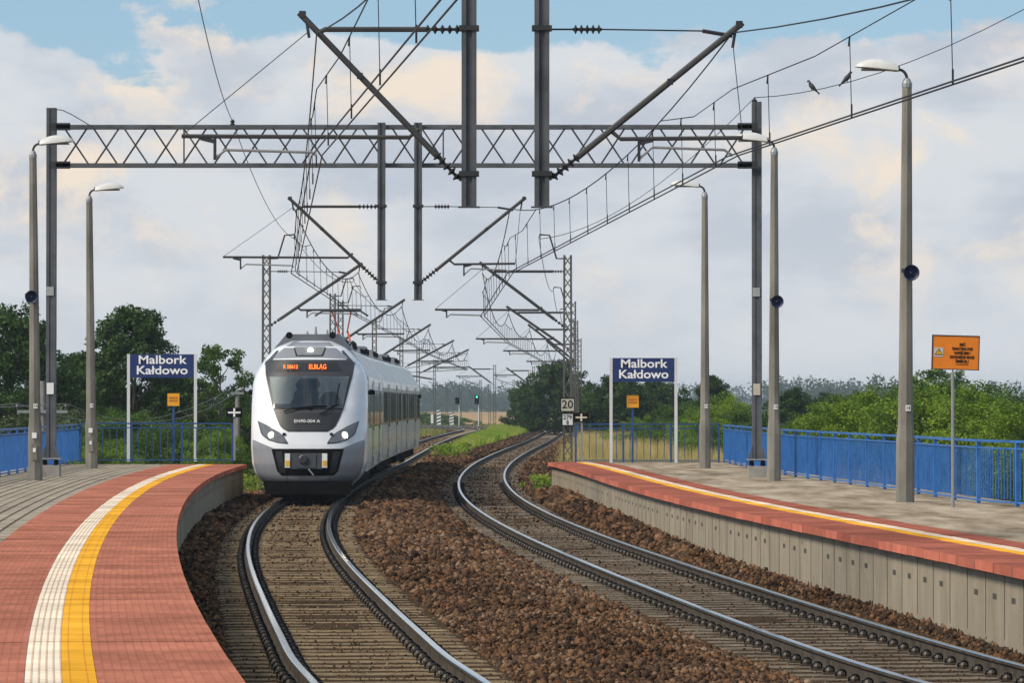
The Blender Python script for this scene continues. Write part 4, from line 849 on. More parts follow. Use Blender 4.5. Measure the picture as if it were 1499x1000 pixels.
for s_ in (-1, 1):
    top = ([.50, .62, .74, 1.0, 1.29], [1.44, 1.62, 1.71, 1.86, 1.99]); bot = ([.50, .75, 1.0, 1.19, 1.29], [1.41, 1.43, 1.50, 1.64, 1.97])
    def hl(u, v, s_=s_, k=0.0):
        uu = u if s_ > 0 else 1 - u; x = float(np.interp(uu, np.linspace(0, 1, 5), np.array(top[0]) * v + np.array(bot[0]) * (1 - v))); z = float(np.interp(uu, np.linspace(0, 1, 5), np.array(top[1]) * v + np.array(bot[1]) * (1 - v)))
        cx, cz = .92, 1.68; return s_ * (cx + (x - cx) * (1 - k)), cz + (z - cz) * (1 - k)
    h_ = patch('headlight', M_TBLACK, hl, 14, 6, .012, nose); patch('lamp_glass', mat('headlamp_glass', (.13, .14, .155), .08, var=.2, scale=8, spec=.8), lambda u, v, s_=s_: hl(u, v, s_, .10), 14, 6, .020, h_)
    ax = Matrix.Rotation(R(90), 3, 'X'); c = surf(s_ * .93, 1.63, .02)
    MB().lathe([(.105, 0), (.10, .03), (.07, .012)], c, 14, 0, ax).build('reflector', M_REFL, h_)
    MB().lathe([(.062, .018), (.050, .034), (.0, .04)], c, 12, 0, ax).build('lamp', M_HEADL, h_)
    MB().box(surf(s_ * .60, 1.66, .02), (.07, .05, .06)).build('camera_box', M_BLACK, nose)
c = surf(.02, 3.79, .03); MB().lathe([(.075, 0), (.07, .02), (0, .03)], c, 12, 0, Matrix.Rotation(R(90), 3, 'X')).build('top_lamp', M_HEADL, nose)
def btop(x): return 1.29 + .22 * np.clip((abs(x) - .85) / .55, 0, 1)
def bump_fn(u, v):
    x = (u * 2 - 1); hw = float(np.interp(.45 + .9 * v, ZW, HW)) * .999; xx = x * hw; z = .44 + (float(btop(xx)) - .44) * v; hw = float(np.interp(z, ZW, HW)) * .999; return x * hw, z
bmp = patch('bumper', mat('bumper_grey', (.27, .28, .305), .32, .2, var=.06, coat=.2), bump_fn, 48, 12, .014, nose)
patch('coupler_recess', M_UNDER, lambda u, v: ((u * 2 - 1) * float(np.interp(v, [0, .1, 1], [.66, .76, .92])), .60 + .68 * v), 16, 6, .022, nose)
for s_ in (-1, 1): patch('recess_cheek', M_TBLACK, lambda u, v, s_=s_: (s_ * (float(np.interp(v, [0, 1], [.55, .66])) + .16 * (u if s_ > 0 else 1 - u)), .68 + .54 * v), 3, 5, .034, nose)
cp = MB().box((-.03, -.03, .975), (.80, .22, .40)).box((-.03, -.13, .975), (.50, .06, .34)).build('coupler_cover', mat('coupler_grey', (.055, .06, .068), .6), nose)
MB().lathe([(.12, 0), (.12, .05), (.09, .07), (0, .07)], (-.10, -.15, 1.02), 14, 0, Matrix.Rotation(R(90), 3, 'X')).build('coupler_face', M_TMASK2, cp)
for x in (-.50, .44): sg_ = MB().box((x, -.155, .99), (.13, .03, .36)).build('label_plate', M_WHITE, cp); MB().box((x, -.174, .92), (.10, .008, .14)).build('warning_patch', M_YEL, sg_)
MB().bar((.03, -.16, .78), (.16, -.17, .62), .03, .03).build('hose', M_STEEL, cp)
for x in (-.52, .56): patch('bumper_seam', M_BLACK, lambda u, v, x=x: (x + (u - .5) * .012, .45 + .17 * v), 1, 3, .018, nose, smooth=False)
MB().box((0, .55, .30), (2.1, .9, .34), top=1.08).box((0, .60, .12), (1.9, .5, .16)).build('snow_plough', M_UNDER, nose)
# wipers and lettering
for pts in ([(-.62, 2.23), (-.35, 2.31), (.05, 2.36), (.48, 2.37)], [(.30, 2.17), (.48, 2.24), (.62, 2.36), (.78, 2.42)], [(.72, 2.45), (.75, 2.75), (.79, 2.95)]):
    MB().tube([surf(x, z, .075) for x, z in pts], .018, 6).build('wiper', M_BLACK, nose)
MB().lathe([(.06, 0), (.05, .05)], surf(.05, 2.33, .03), 8, 0, Matrix.Rotation(R(90), 3, 'X')).build('wiper_hub', M_BLACK, nose)
text('EN90-004 A', .115, M_LETTER, nose, surf(-.02, 1.985, .075), width=.66, bold=.0015)
for s_, sz, x, w in (('R 58612', .16, -.47, .37), ('ELBLĄG', .20, .22, .44)):
    o = text(s_, sz, M_LED, nose, surf(x, 3.37, .14 if x < 0 else .06), width=w, bold=.002); o.rotation_euler = (R(-32), 0, 0)
# side windows and mirror of the cab, roof gear over it
for s_ in (-1, 1):
    MB().hexa([(s_ * 1.46, 1.75, 1.95), (s_ * 1.498, 1.75, 1.95), (s_ * 1.498, 2.6, 1.95), (s_ * 1.46, 2.6, 1.95), (s_ * 1.46, 2.0, 2.95), (s_ * 1.490, 2.0, 2.95), (s_ * 1.490, 2.6, 2.95), (s_ * 1.46, 2.6, 2.95)]).build('cab_side_window', M_TWIN, nose)
    MB().lathe([(.02, -.06), (.08, -.05), (.09, .04), (.03, .08)], (s_ * 1.565, 2.75, 2.72), 10).bar((s_ * 1.48, 2.75, 2.72), (s_ * 1.585, 2.75, 2.72), .04, .04).build('side_camera', M_BLACK, nose)
    MB().lathe([(.05, 0), (.085, .10), (.09, .14), (.05, .14)], (s_ * .56, 2.32, 4.20), 12, 0, Matrix.Rotation(R(90), 3, 'X')).build('horn', M_BLACK, nose)
ru = MB().hexa([(-.98, 2.7, 3.86), (.98, 2.7, 3.86), (.98, 5.4, 3.86), (-.98, 5.4, 3.86), (-.66, 2.7, 4.24), (.70, 2.7, 4.24), (.70, 5.4, 4.24), (-.66, 5.4, 4.24)]).build('roof_unit', M_TGREYBOX, nose)
for (x, h) in ((.10, .20), (.40, .12), (-.12, .08)): MB().tube([(x, 2.9, 4.2), (x, 2.9, 4.24 + h)], [.045, .02], 8).build('antenna', M_STEEL, ru)
MB().tube([(.98, 2.9, 3.95), (1.06, 3.2, 4.06), (1.10, 4.2, 4.02), (1.10, 5.6, 3.9)], .022, 6).build('roof_cable', M_BLACK, ru)
# ---- car bodies
CS = [(1.44, .66), (1.47, .85), (1.49, 1.10), (1.49, 1.30), (1.49, 2.92), (1.47, 3.12), (1.07, 3.78), (.88, 3.90), (0, 3.95)]
full = CS + [(-x, z) for x, z in reversed(CS[:-1])]
def segmat(z0, z1):
    z = (z0 + z1) / 2
    return 3 if z < 1.12 else (0 if z < 2.95 else (1 if z < 3.13 else 2))
def car(k, a0, a1, y0, y1, label):
    P, rz, ln = car_frame(a0, a1); loc = P - ROOT
    c = MB(); rows = [[(x, y, z) for x, z in full] for y in (y0, y1)]; n = len(full)
    for i in range(n - 1): c.add([rows[0][i], rows[0][i + 1], rows[1][i + 1], rows[1][i]], [(0, 1, 2, 3)][::1], segmat(full[i][1], full[i + 1][1]))
    c.add(rows[0], [tuple(range(n))[::-1]], 0); c.add(rows[1], [tuple(range(n))], 0)
    b = c.build('car_body', [M_TSIDE, M_TCANT, M_TROOF, M_TLOW], T, label=label); b.location = loc; b.rotation_euler = (0, 0, rz)
    L_ = y1 - y0; doors = [y0 + L_ * f for f in (.27, .73)]
    wins = [y0 + L_ * f for f in (.07, .155, .40, .50, .60, .86, .94)]
    for s_ in (-1, 1):
        MB().box((s_ * 1.493, (y0 + y1) / 2, 2.30), (.012, L_ - .5, 1.02)).build('window_band', mat('window_band_grey', (.17, .18, .185), .2, .3, var=.15, scale=1.5), b)
        for w in wins:
            o = MB().box((s_ * 1.502, w, 2.32), (.014, 1.35, .92)).build('window', M_TWIN, b)
        for d in doors:
            for e in (-.34, .34): MB().box((s_ * 1.496, d + e, 1.95), (.02, .64, 2.0)).build('door_leaf', M_TSIDE, b)
            for e in (-.34, .34): MB().box((s_ * 1.509, d + e, 2.25), (.008, .40, 1.10)).build('door_window', M_TWIN, b)
            for e in (-.72, .72): MB().box((s_ * 1.500, d + e, 2.0), (.014, .03, 2.1)).build('door_post', M_TGREYBOX, b)
            for e in (-.82, .82):
                for z in (1.85, 1.25): MB().box((s_ * 1.505, d + e, z), (.03, .07, .08)).build('door_button', M_YEL, b)
            MB().box((s_ * 1.525, d, .78), (.10, 1.3, .05)).box((s_ * 1.505, d, .90), (.06, 1.2, .20)).build('step', M_TLOW, b)
    for f in (.32, .66): MB().add([(1.47, y0 + L_ * f, 3.12), (1.07, y0 + L_ * f, 3.78), (1.07, y0 + L_ * f + .05, 3.78), (1.47, y0 + L_ * f + .05, 3.12)], [(0, 1, 2, 3)]).build('roof_seam', M_TGREYBOX, b).location = (.006, 0, .004)
    MB().box((0, (y0 + y1) / 2, .52), (2.3, L_ - 1, .5)).build('underframe', M_UNDER, b)
    for (ya, yb, h, w) in ((.08, .30, .26, 1.5), (.36, .50, .36, 1.4), (.58, .80, .30, 1.6)):
        u_ = MB().box((0, y0 + L_ * (ya + yb) / 2, 3.93 + h / 2), (w, L_ * (yb - ya), h), top=.92).build('roof_unit', M_TGREYBOX, b)
        for j in range(3): MB().box((w / 2 - .02, y0 + L_ * (ya + (yb - ya) * (j + .5) / 3), 3.95 + h * .45), (.06, L_ * (yb - ya) * .22, h * .5)).build('grille', M_UNDER, u_)
    for yb in ([y0 + 1.0, y1 - .2] if k else [y0 + 2.2, y1 - .2]):
        bo = MB().box((0, yb, .50), (2.2, 3.0, .3)).build('bogie', M_UNDER, b)
        for s_ in (-1, 1):
            MB().box((s_ * 1.05, yb, .52), (.16, 2.9, .22)).build('bogie_frame', M_UNDER, bo)
            for dy in (-1.1, 1.1):
                ax = Matrix.Rotation(R(90), 3, 'Y'); MB().lathe([(.14, -.07), (.42, -.065), (.42, .05), (.455, .055), (.455, .08), (.10, .085)], (s_ * .7535, yb + dy, .44), 20, 0, ax).build('wheel', M_UNDER, bo)
                MB().box((s_ * 1.12, yb + dy, .44), (.18, .3, .26)).build('axle_box', M_UNDER, bo)
    return b
car(0, aT, aT + CARL, 2.98, CARL - .35, None)
car(1, aT + CARL, aT + 2 * CARL, .35, CARL - .35, None)
c3 = car(2, aT + 2 * CARL, aT + 3 * CARL, .35, CARL + 1.2, None)
for k in (1, 2):
    P, rz, _ = car_frame(aT + k * CARL - .5, aT + k * CARL + .5); b = MB()
    for i in range(5): b.box((0, -.32 + i * .2, 1.95), (2.74 - .10 * (i % 2), .19, 2.3)); b.box((0, -.32 + i * .2, 3.35), (1.9 - .10 * (i % 2), .19, .5))
    o = b.build('gangway_bellows', M_UNDER, T); p_ = TL.at(aT + k * CARL); o.location = Vector((float(p_[0]), float(p_[1]), ZL)) - ROOT; o.rotation_euler = (0, 0, rz)
# folded-up tail cab, pantograph
MB().box((1.5, CARL + .6, 2.72), (.14, .12, .16)).build('side_camera', M_BLACK, c3)
P, rz, _ = car_frame(aT + CARL, aT + 2 * CARL); pg = bpy.data.objects.new('pantograph', None); COL.objects.link(pg); pg.parent = T; pg.location = P - ROOT; pg.rotation_euler = (0, 0, rz)
MB().box((0, 5.5, 4.05), (1.2, 1.6, .16)).build('pantograph_base', M_RED, pg)
MB().bar((-.35, 5.2, 4.1), (-.15, 6.6, 4.72), .06, .06).bar((.35, 5.2, 4.1), (.15, 6.6, 4.72), .06, .06).build('lower_arm', M_RED, pg)
MB().bar((-.12, 6.6, 4.72), (-.3, 5.3, 5.35), .04, .04).bar((.12, 6.6, 4.72), (.3, 5.3, 5.35), .04, .04).build('upper_arm', M_RED, pg)
MB().tube([(-.85, 5.3, 5.22), (-.6, 5.3, 5.38), (.6, 5.3, 5.38), (.85, 5.3, 5.22)], .03, 6).build('collector_head', M_DARK, pg)
# ================================================================== small line-side things far down the track
def zg_(X, D): return float(ground_z(np.array(float(X)), np.array(float(D))))
def striped(px, D, y0, y1, w, label, stripes=True):
    X, z1 = atD(px, y0, D); z0 = atD(px, y1, D)[1]; zg = zg_(X, D) - .2; t = thing('distance_board', label, 'rail sign', (X, D, zg), 0, 'boards beside the distant track'); H = z1 - z0; b0 = z0 - zg
    MB().box((0, .06, (b0 + H) / 2), (.09, .09, b0 + H)).build('post', M_GREYPOST, t); p = MB().box((0, 0, b0 + H / 2), (w, .03, H)).build('panel', M_WHITE, t)
    if stripes:
        for i in range(4):
            z = b0 + H * (.12 + .24 * i); MB().hexa([(-w / 2, -.022, z - .06), (w / 2, -.022, z + .10), (w / 2, -.016, z + .10), (-w / 2, -.016, z - .06), (-w / 2, -.022, z + .07), (w / 2, -.022, z + .23), (w / 2, -.016, z + .23), (-w / 2, -.016, z + .07)]).build('stripe', M_BLACK, p)
striped(642.3, 425, 601, 622, .46, 'tall board with black and white diagonal stripes nearest the train tail')
striped(661, 440, 604, 622, .48, 'second striped board farther from the train tail')
striped(632.5, 430, 607, 620, .28, 'plain small white board next to the striped boards', False)
M_GREENL = mat('green_signal_lamp', (.05, 1.0, .35), .4, emit=6, var=0)
def signal(px, D, y0, y1, yb, lit, label):
    X, z1 = atD(px, y0, D); z0 = atD(px, y1, D)[1]; zg = zg_(X, D) - .2; t = thing('light_signal', label, 'rail signal', (X, D, zg), 0, 'light signals by the distant tracks')
    MB().tube([(.2, .1, 0), (.2, .1, z1 - zg - .2)], .06, 8).build('post', M_SIGNPOST, t); h = MB().box((0, 0, (z0 + z1) / 2 - zg), (.48, .2, z1 - z0)).build('head', M_BLACK, t)
    for i, f in enumerate((.82, .5, .2)):
        MB().lathe([(.10, 0), (.10, .14), (.08, .14), (.08, .02)], (0, -.1, z0 - zg + (z1 - z0) * f), 10, 0, Matrix.Rotation(R(90), 3, 'X')).build('hood', M_BLACK, h)
        MB().lathe([(.085, .0), (.0, .03)], (0, -.12, z0 - zg + (z1 - z0) * f), 10, 0, Matrix.Rotation(R(90), 3, 'X')).build('lamp', M_GREENL if lit and i == 0 else M_LENS, h)
    MB().box((.2, .18, (z0 - zg) * .75), (.3, .2, .05)).build('ladder_step', M_STEEL, t)
signal(698, 440, 579, 592, 623, True, 'railway signal on a white post showing a green light')
signal(669.5, 450, 582, 592, 622, False, 'dark railway signal head standing before a lattice mast')
M_WOODP = mat('utility_pole_concrete', (.22, .215, .20), .9, var=.15)
def utility(px, D, yt, half, label, arms):
    X, zt = atD(px, yt, D); zg = zg_(X, D) - .3; t = thing('utility_pole', label, 'utility pole', (X, D, zg), 0, 'utility poles among the trees'); H = zt - zg
    MB().tube([(0, 0, 0), (0, 0, H)], [.12, .08], 8).build('pole', M_WOODP, t)
    for za in arms:
        a = MB().bar((-half, -.1, H - za), (half, -.1, H - za), .08, .09).build('crossarm', M_GREYPOST, t)
        for s_ in (-1, 1): MB().lathe([(.02, 0), (.06, .03), (.05, .10), (.08, .12), (.06, .17), (.02, .2)], (s_ * half * .97, -.1, H - za + .05), 8).build('insulator', M_INS, a)
    return Vector((X, D, zt)), half
ua = utility(62.5, 122, 558, .78, 'utility pole with wide crossarm behind the solid blue railing', (.95,)); ub = utility(347.5, 150, 572, .25, 'slim utility pole just beside the train front', (.1,))
for s_ in (-1, 1):
    t = thing('power_cable', 'thin cable slung between the utility poles, ' + ('upper strand' if s_ > 0 else 'lower strand'), 'cable', (0, 0, 0))
    pp = sagwire([(ua[0].x - 14, ua[0].y - 20, ua[0].z - .6 - (s_ < 0) * .3), (ua[0].x + s_ * .76, ua[0].y - .1, ua[0].z - .7), (ub[0].x + s_ * .2, ub[0].y - .1, ub[0].z + .1)], [.3, .9]); MB().tube(pp, .012, 4).build('wire', mat('pale_cable', (.2, .2, .2), .6), t)
# ================================================================== trees and bushes
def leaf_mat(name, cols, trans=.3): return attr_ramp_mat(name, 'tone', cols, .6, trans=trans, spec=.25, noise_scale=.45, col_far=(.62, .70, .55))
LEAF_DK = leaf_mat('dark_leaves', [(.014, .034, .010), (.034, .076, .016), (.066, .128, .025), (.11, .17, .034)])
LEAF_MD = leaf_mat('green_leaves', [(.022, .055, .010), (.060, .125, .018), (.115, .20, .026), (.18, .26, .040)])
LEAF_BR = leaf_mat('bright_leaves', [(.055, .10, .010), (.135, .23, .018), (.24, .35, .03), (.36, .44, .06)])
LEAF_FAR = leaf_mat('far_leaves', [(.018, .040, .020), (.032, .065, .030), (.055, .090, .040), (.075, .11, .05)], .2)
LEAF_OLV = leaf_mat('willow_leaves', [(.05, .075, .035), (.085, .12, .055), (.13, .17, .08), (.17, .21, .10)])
M_BARK = mat('bark', (.075, .060, .045), .95, var=.3, scale=8, bump=.6, bscale=20)
def leaves(cent, per, spread, size, rng, tone_lo=0.0):
    n = len(cent) * per; c = np.repeat(cent, per, 0); d = rng.normal(size=(n, 3)); d /= np.linalg.norm(d, axis=1)[:, None]; r = spread * rng.random(n) ** .45
    p = c + d * r[:, None] * np.array([1, 1, .75]); q = rng.normal(size=(n, 2, 3)); a = q[:, 0] / np.linalg.norm(q[:, 0], axis=1)[:, None]; b = np.cross(a, q[:, 1]); b /= np.linalg.norm(b, axis=1)[:, None]
    s = size * (.6 + .8 * rng.random(n)); a = a * s[:, None]; b = b * (s * .62)[:, None]
    v = np.stack([p - a, p + b * .9, p + a, p - b * .9], 1).reshape(-1, 3); f = np.arange(n * 4).reshape(-1, 4)
    ct = rng.random(len(cent)); tone = np.clip(.55 * np.repeat(ct, per) + .45 * rng.random(n) + tone_lo, 0, 1)
    return v, f, np.repeat(tone, 4)
def tree_proto(seed, H, rx, lobes, z0, per=70, ncl=26, size=.11, spread=.42, squash=.8, trunk=.16, bare=.3):
    """trunk mesh and crown data for a tree of height H"""
    rng = np.random.default_rng(seed); tm = MB(); tip = []
    lean = rng.normal(size=2) * .02 * H
    tp = [(lean[0] * u * u, lean[1] * u * u, H * .82 * u) for u in np.linspace(0, 1, 7)]; tm.tube(tp, [trunk * (1 - .8 * u) for u in np.linspace(0, 1, 7)], 7)
    for i in range(lobes):
        u = bare + (1 - bare) * (i + .5) / lobes; an = i * 2.4 + rng.random() * .8; prof = math.sin(math.pi * min(.97, .18 + .80 * (u - bare) / (1 - bare))) ** .7
        R_ = rx * prof * (.55 + .5 * rng.random()); z = H * (u * .93) ; base = np.array([tp[3][0], tp[3][1], max(z0 * .6, z - R_ * .7 - .4)])
        c = np.array([math.cos(an) * R_, math.sin(an) * R_, z]); tip.append((c, rx * (.34 + .22 * rng.random()) * (.7 + .3 * prof)))
        m_ = base * .5 + c * .5 + np.array([0, 0, -.1 * R_]); tm.tube([tuple(base), tuple(m_), tuple(c)], [trunk * .35, trunk * .24, trunk * .08], 5)
    cs = []
    for c, r in tip:
        d = rng.normal(size=(ncl, 3)); d /= np.linalg.norm(d, axis=1)[:, None]; cs.append(c + d * (r * rng.random(ncl) ** .4)[:, None] * np.array([1, 1, squash]))
    cs = np.concatenate(cs); cs = cs[cs[:, 2] > z0]
    v, f, t = leaves(cs, per, spread, size, rng); return tm, v, f, t
PROTO = {}
def proto(key, m_, **kw):
    tm, v, f, t = tree_proto(**kw); PROTO[key] = (tm.mesh('trunk', M_BARK, True), np_mesh('crown', v, f, 4, [m_], ('tone', t)), kw['H'])
proto('oak', LEAF_DK, seed=3, H=10, rx=3.4, lobes=24, z0=1.8, ncl=18, per=55, size=.115, spread=.55)
proto('ash', LEAF_DK, seed=5, H=10, rx=2.6, lobes=22, z0=3.0, ncl=18, per=55, size=.11, spread=.48, bare=.35)
proto('thin', LEAF_MD, seed=9, H=10, rx=2.3, lobes=9, z0=4.5, ncl=14, per=55, size=.11, spread=.40, bare=.5, trunk=.13)
proto('round', LEAF_DK, seed=12, H=8, rx=3.8, lobes=24, z0=.5, ncl=22, per=60, size=.14, spread=.6, bare=.12)
proto('bush', LEAF_MD, seed=14, H=4, rx=2.0, lobes=14, z0=.1, ncl=22, per=95, size=.045, spread=.34, bare=.05, trunk=.07)
proto('bush_bright', LEAF_BR, seed=17, H=4, rx=2.1, lobes=14, z0=.1, ncl=24, per=95, size=.043, spread=.32, bare=.05, trunk=.07)
proto('willow', LEAF_OLV, seed=21, H=5, rx=2.4, lobes=14, z0=.1, ncl=20, per=60, size=.075, spread=.40, bare=.05, trunk=.08)
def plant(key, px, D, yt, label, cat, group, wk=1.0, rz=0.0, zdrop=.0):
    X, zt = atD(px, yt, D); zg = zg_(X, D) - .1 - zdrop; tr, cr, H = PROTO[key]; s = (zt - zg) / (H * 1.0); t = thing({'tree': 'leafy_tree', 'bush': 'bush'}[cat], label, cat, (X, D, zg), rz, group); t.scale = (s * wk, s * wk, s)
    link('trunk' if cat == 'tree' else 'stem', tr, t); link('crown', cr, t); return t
GT = 'trees and bushes behind the platforms'
for a in (('oak', 12, 150, 447, 'large dark tree at the picture edge behind the solid blue railing', 'tree', 1.0, .3),
          ('ash', 194, 160, 444, 'tallest dark tree rising above the station name sign of the paved platform', 'tree', 1.05, 1.7),
          ('ash', 128, 172, 512, 'smaller dark tree filling the gap between the lamp post and the tallest tree', 'tree', 1.35, 4.0),
          ('thin', 322, 165, 498, 'slender open tree with a visible trunk beside the train front', 'tree', 1.0, 2.2),
          ('oak', 262, 200, 545, 'low dark tree behind the small amber sign of the paved platform', 'tree', 1.25, 2.9),
          ('oak', 70, 190, 535, 'dark tree seen between the gantry column and the first lamp post', 'tree', 1.2, 5.1),
          ('round', 345, 210, 585, 'round dark bushy tree half hidden by the train', 'tree', 1.0, .8),
          ('round', 812, 330, 535, 'large round dark tree behind the lattice masts of the empty track', 'tree', 1.02, 0),
          ('round', 772, 360, 575, 'lower round tree spreading beside the far masts', 'tree', 1.0, 2),
          ('round', 902, 255, 552, 'dark round tree behind the name sign of the sandy platform', 'tree', 1.05, 1),
          ('round', 968, 265, 562, 'second dark round tree near the name sign of the sandy platform', 'tree', 1.05, 4),
          ('ash', 1044, 240, 548, 'slender green tree behind the third lamp post of the sandy platform', 'tree', .9, 3),
          ('round', 1165, 230, 575, 'dark round tree behind the gantry column', 'tree', .95, 5),
          ('round', 1215, 260, 582, 'dark low tree just beyond the gantry column', 'tree', 1.0, 2.5),
          ('thin', 1370, 210, 532, 'sparse pale tree standing up behind the orange warning sign', 'tree', 1.15, 1)):
    plant(a[0], a[1], a[2], a[3], a[4], a[5], 'trees beyond the platforms', a[6], a[7])
bl = [('willow', 40, 132, 600, 'grey green willow bush behind the solid blue railing'), ('willow', 92, 140, 606, 'second grey green bush right of the first gantry column foot'), ('bush_bright', 150, 122, 645, 'bright green bush behind the railing end beside the lamp post'), ('bush', 212, 140, 608, 'dark bush under the station name sign of the paved platform'),
      ('bush', 268, 150, 615, 'dark bush behind the small amber sign post'), ('bush_bright', 318, 128, 632, 'bright bush beside the black board with white cross'), ('bush', 355, 160, 600, 'bush showing beside the train flank'), ('bush', 180, 135, 600, 'bush between lamp post and name sign of the paved platform'), ('bush', 120, 150, 590, 'bush behind the corner of the blue railing'),
      ('bush', 1000, 190, 590, 'green bush by the name sign post of the sandy platform'), ('bush_bright', 1060, 175, 583, 'light green bush between third lamp post and gantry column'), ('bush', 1090, 165, 598, 'small bush close to the gantry column'),
      ('bush_bright', 1215, 130, 597, 'bright bush low behind the railing just past the gantry column'), ('bush_bright', 1262, 125, 578, 'bright bush rising behind the railing before the tall lamp post'), ('bush', 1300, 132, 570, 'darker bush directly behind the tall lamp post'), ('bush_bright', 1345, 118, 568, 'bright bush between the tall lamp post and the orange sign'),
      ('bush', 1392, 122, 556, 'tall bush directly behind the orange warning sign'), ('bush_bright', 1438, 112, 575, 'bright bush right behind the orange sign post'), ('bush', 1474, 118, 574, 'bush next to the picture edge beyond the railing'), ('bush_bright', 1506, 106, 590, 'bright bush cut by the picture edge'), ('bush', 1188, 150, 606, 'bush behind the second lamp post of the sandy platform'),
      ('bush', 1240, 150, 592, 'dark bush farther back past the second lamp post'), ('bush', 1325, 150, 566, 'dark bush in the second row behind the tall lamp post'), ('bush_bright', 940, 200, 612, 'light bush under the small amber sign of the sandy platform'), ('bush_bright', 1030, 160, 606, 'low light green bush left of the third lamp post'),
      ('bush', 650, 520, 607, 'dark far bush behind the striped boards'), ('bush', 625, 500, 604, 'dark far bush near the train tail'), ('bush', 680, 540, 612, 'low far bush before the corn field')]
for i, (k_, px, D, yt, lab) in enumerate(bl): plant(k_, px, D, yt, lab, 'bush', 'bushes beyond the railings', 1.25 if D < 400 else 2.2, i * 1.3)
# weeds by the platform ends
rngw = np.random.default_rng(4)
def weed(X, D, r, h, label, m_=None):
    z = float(ballast_z(np.array(X), np.array(float(D)))) - .03 if D > 112 else zg_(X, D); t = thing('weed_clump', label, 'weeds', (X, D, z), 0, 'green weed clumps beside the rails')
    c = np.stack([rngw.normal(size=60) * r * .5, rngw.normal(size=60) * r * 1.4, h * rngw.random(60) ** 1.2], 1); v, f, tn = leaves(c, 26, .16, .045, rngw, .25); link('leaves', np_mesh('leaves', v, f, 4, [LEAF_BR], ('tone', tn)), t)
    mb = MB()
    for i in range(10): mb.tube([(c[i, 0] * .3, c[i, 1] * .3, 0), tuple(c[i])], [.008, .004], 4)
    mb.build('stems', mat('weed_stem', (.08, .14, .03), .8), t, kind='stuff')
weed(-3.0, 182, .7, .6, 'bright green weeds at the near tip of the grass wedge'); weed(-2.7, 196, .8, .55, 'bright green weeds a little farther along the grass wedge'); weed(1.15, 119.5, .55, .55, 'bright green weeds at the tip of the sandy platform'); weed(-7.75, 115, .6, .65, 'bright green weeds between the paved platform end and the train'); weed(2.35, 132, .5, .45, 'weeds around the foot of the mast with kilometre plates')
# ---- grass
def blades(name, n, fn, hmin, hmax, wid, cols, label, seed, cat):
    rng = np.random.default_rng(seed); X, D, z = fn(rng, n); n = len(X); h = hmin + (hmax - hmin) * rng.random(n) ** 1.6; w = wid * (.5 + rng.random(n)) * np.clip(D / 170, .6, 3); an = rng.random(n) * math.pi; ln = rng.normal(size=(n, 2)) * .22 * h[:, None]
    b = np.stack([X, D, z - .03], 1); dx = np.stack([np.cos(an) * w, np.sin(an) * w, 0 * w], 1); tip = b + np.stack([ln[:, 0], ln[:, 1], h], 1)
    v = np.stack([b - dx, b + dx, tip], 1).reshape(-1, 3); f = np.arange(n * 3).reshape(-1, 3)
    patchy = .5 + .5 * np.sin(X * 1.3 + D * .11) * np.sin(D * .07 + X * .4); tone = np.clip(.5 * rng.random(n) + .5 * patchy, 0, 1)
    m_ = attr_ramp_mat(name + '_leaves', 'tone', cols, .8, trans=.25, spec=.15)
    tag(link(name, np_mesh(name, v, f, 3, [m_], ('tone', np.repeat(tone, 3)))), label, cat, kind='stuff')
def f_med(rng, n):
    D = 174 + 210 * rng.random(n); a = TL.X(D) + 2.25; b = TR.X(D) - 2.5; u = rng.random(n); k = b > a + .2; D, a, b, u = D[k], a[k], b[k], u[k]; X = a + (b - a) * u; return X, D, ballast_z(X, D) + .02
blades('median_grass', 60000, f_med, .12, .62, .022, [(.13, .23, .02), (.22, .34, .03), (.32, .38, .06), (.42, .37, .13)], 'wedge of bright green grass growing between the two tracks', 31, 'grass')
def f_left(rng, n):
    D = 200 + 190 * rng.random(n); X = TL.X(D) - 2.5 - 14 * rng.random(n); return X, D, np.maximum(ground_z(X, D), np.where(X > TL.X(D) - 3.1, ballast_z(X, D), -9))
blades('bank_grass', 40000, f_left, .15, .6, .025, [(.13, .17, .03), (.20, .24, .05), (.28, .27, .09), (.36, .30, .14)], 'yellow green grass on the bank beyond the train tail', 32, 'grass')
def f_dry(rng, n):
    D = 116 + 150 * rng.random(n) ** 1.3; a = TR.X(D) + 2.9 + .8 * (D < 125); X = a + 11 * rng.random(n) ** .9; return X, D, ground_z(X, D)
blades('dry_grass', 110000, f_dry, .55, 1.35, .016, [(.20, .24, .04), (.45, .36, .12), (.58, .45, .18), (.64, .50, .25)], 'tall dry yellow grass behind the railing at the sandy platform end', 33, 'grass')
def f_side(rng, n):
    D = 55 + 70 * rng.random(n); lo, hi = corridor(D); s = rng.random(n) < .5; X = np.where(s, hi + .3 + 2.5 * rng.random(n), lo - .3 - 2.5 * rng.random(n)); return X, D, ground_z(X, D)
blades('verge_grass', 26000, f_side, .25, .95, .014, [(.08, .13, .02), (.14, .20, .03), (.22, .25, .06), (.33, .29, .11)], 'rough green grass growing outside the blue railings', 34, 'grass')
def f_far(rng, n):
    D = 380 + 260 * rng.random(n); X = -90 + 200 * rng.random(n); k = (np.abs(X - TL.X(np.clip(D, 0, 535))) > 3.2) & (np.abs(X - TR.X(np.clip(D, 0, 535))) > 3.2); X, D = X[k], D[k]; return X, D, ground_z(X, D)
blades('meadow_grass', 60000, f_far, .3, .8, .05, [(.12, .15, .04), (.20, .21, .06), (.30, .26, .10), (.40, .31, .15)], 'rough meadow grass between the far track bend and the corn field', 35, 'grass')
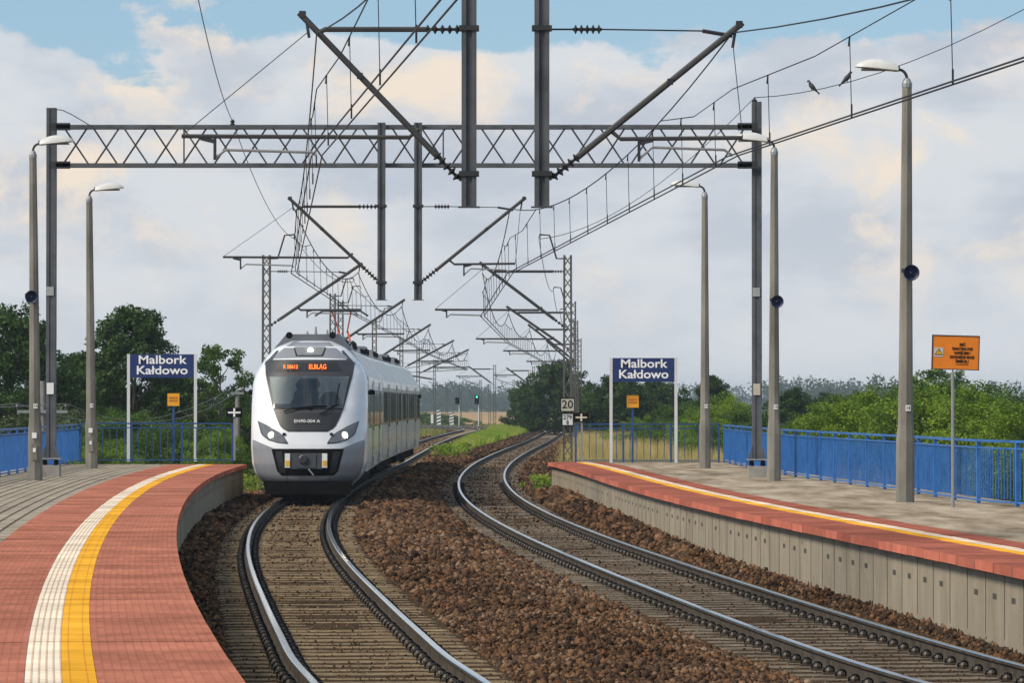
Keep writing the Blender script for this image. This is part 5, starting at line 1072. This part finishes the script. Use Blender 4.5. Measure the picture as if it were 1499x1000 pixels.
# ---- distant wood
def wood():
    rng = np.random.default_rng(77); V = []; Fq = []; Tn = []; o = 0; pr = []
    for s in range(5):
        lob = rng.normal(size=(9, 3)) * np.array([.30, .30, .20]) + np.array([0, 0, .58]); lob[:, 2] = np.clip(lob[:, 2], .12, .9); v, f, t = leaves(lob, 52, .26, .046, rng); pr.append((v, f, t))
    spots = []
    def belt(x0, x1, D0, D1, n, yt, dy): 
        for i in range(n):
            px = x0 + (x1 - x0) * (i + rng.random()) / n; D = D0 + (D1 - D0) * rng.random(); spots.append((px, D, yt + rng.normal() * dy))
    belt(835, 1520, 1500, 1900, 90, 572, 6); belt(835, 1520, 1350, 1450, 60, 590, 5); belt(1150, 1330, 1400, 1800, 22, 561, 5)
    belt(600, 800, 1700, 2100, 46, 572, 4); belt(600, 800, 1520, 1600, 30, 590, 4); belt(-30, 420, 1500, 1900, 50, 578, 5); belt(640, 690, 1700, 1800, 8, 563, 2)
    for px, D, yt in spots:
        X, zt = atD(px, yt, D); zg = zg_(X, D) - .5; h = max(zt - zg, 3.0); v, f, t = pr[rng.integers(5)]; an = rng.random() * 6.28; c, s_ = math.cos(an), math.sin(an); w = h * (.75 + .5 * rng.random())
        V.append(np.stack([X + (v[:, 0] * c - v[:, 1] * s_) * w, D + (v[:, 0] * s_ + v[:, 1] * c) * w, zg + v[:, 2] * h], 1)); Fq.append(f + o); Tn.append(np.clip(t * .7 + .3 * rng.random(), 0, 1)); o += len(v)
    return np_mesh('distant_wood', np.concatenate(V), np.concatenate(Fq), 4, [LEAF_FAR], ('tone', np.concatenate(Tn)))
tag(link('distant_wood', wood()), 'bluish belt of far trees along the horizon', 'wood', kind='stuff')
# ================================================================== air
hm = bpy.data.materials.new('hazy_air'); hm.use_nodes = True; hn = hm.node_tree.nodes; hn.remove(hn['Principled BSDF']); pv = hn.new('ShaderNodeVolumePrincipled')
pv.inputs['Color'].default_value = (.78, .89, 1.0, 1); pv.inputs['Density'].default_value = HAZE; pv.inputs['Anisotropy'].default_value = 0.2; hm.node_tree.links.new(pv.outputs[0], hn['Material Output'].inputs['Volume'])
tag(MB().box((0, 13400, 5.8), (32600, 33800, 24)).build('haze', hm), 'thin bluish summer haze over the fields', 'haze', kind='stuff')
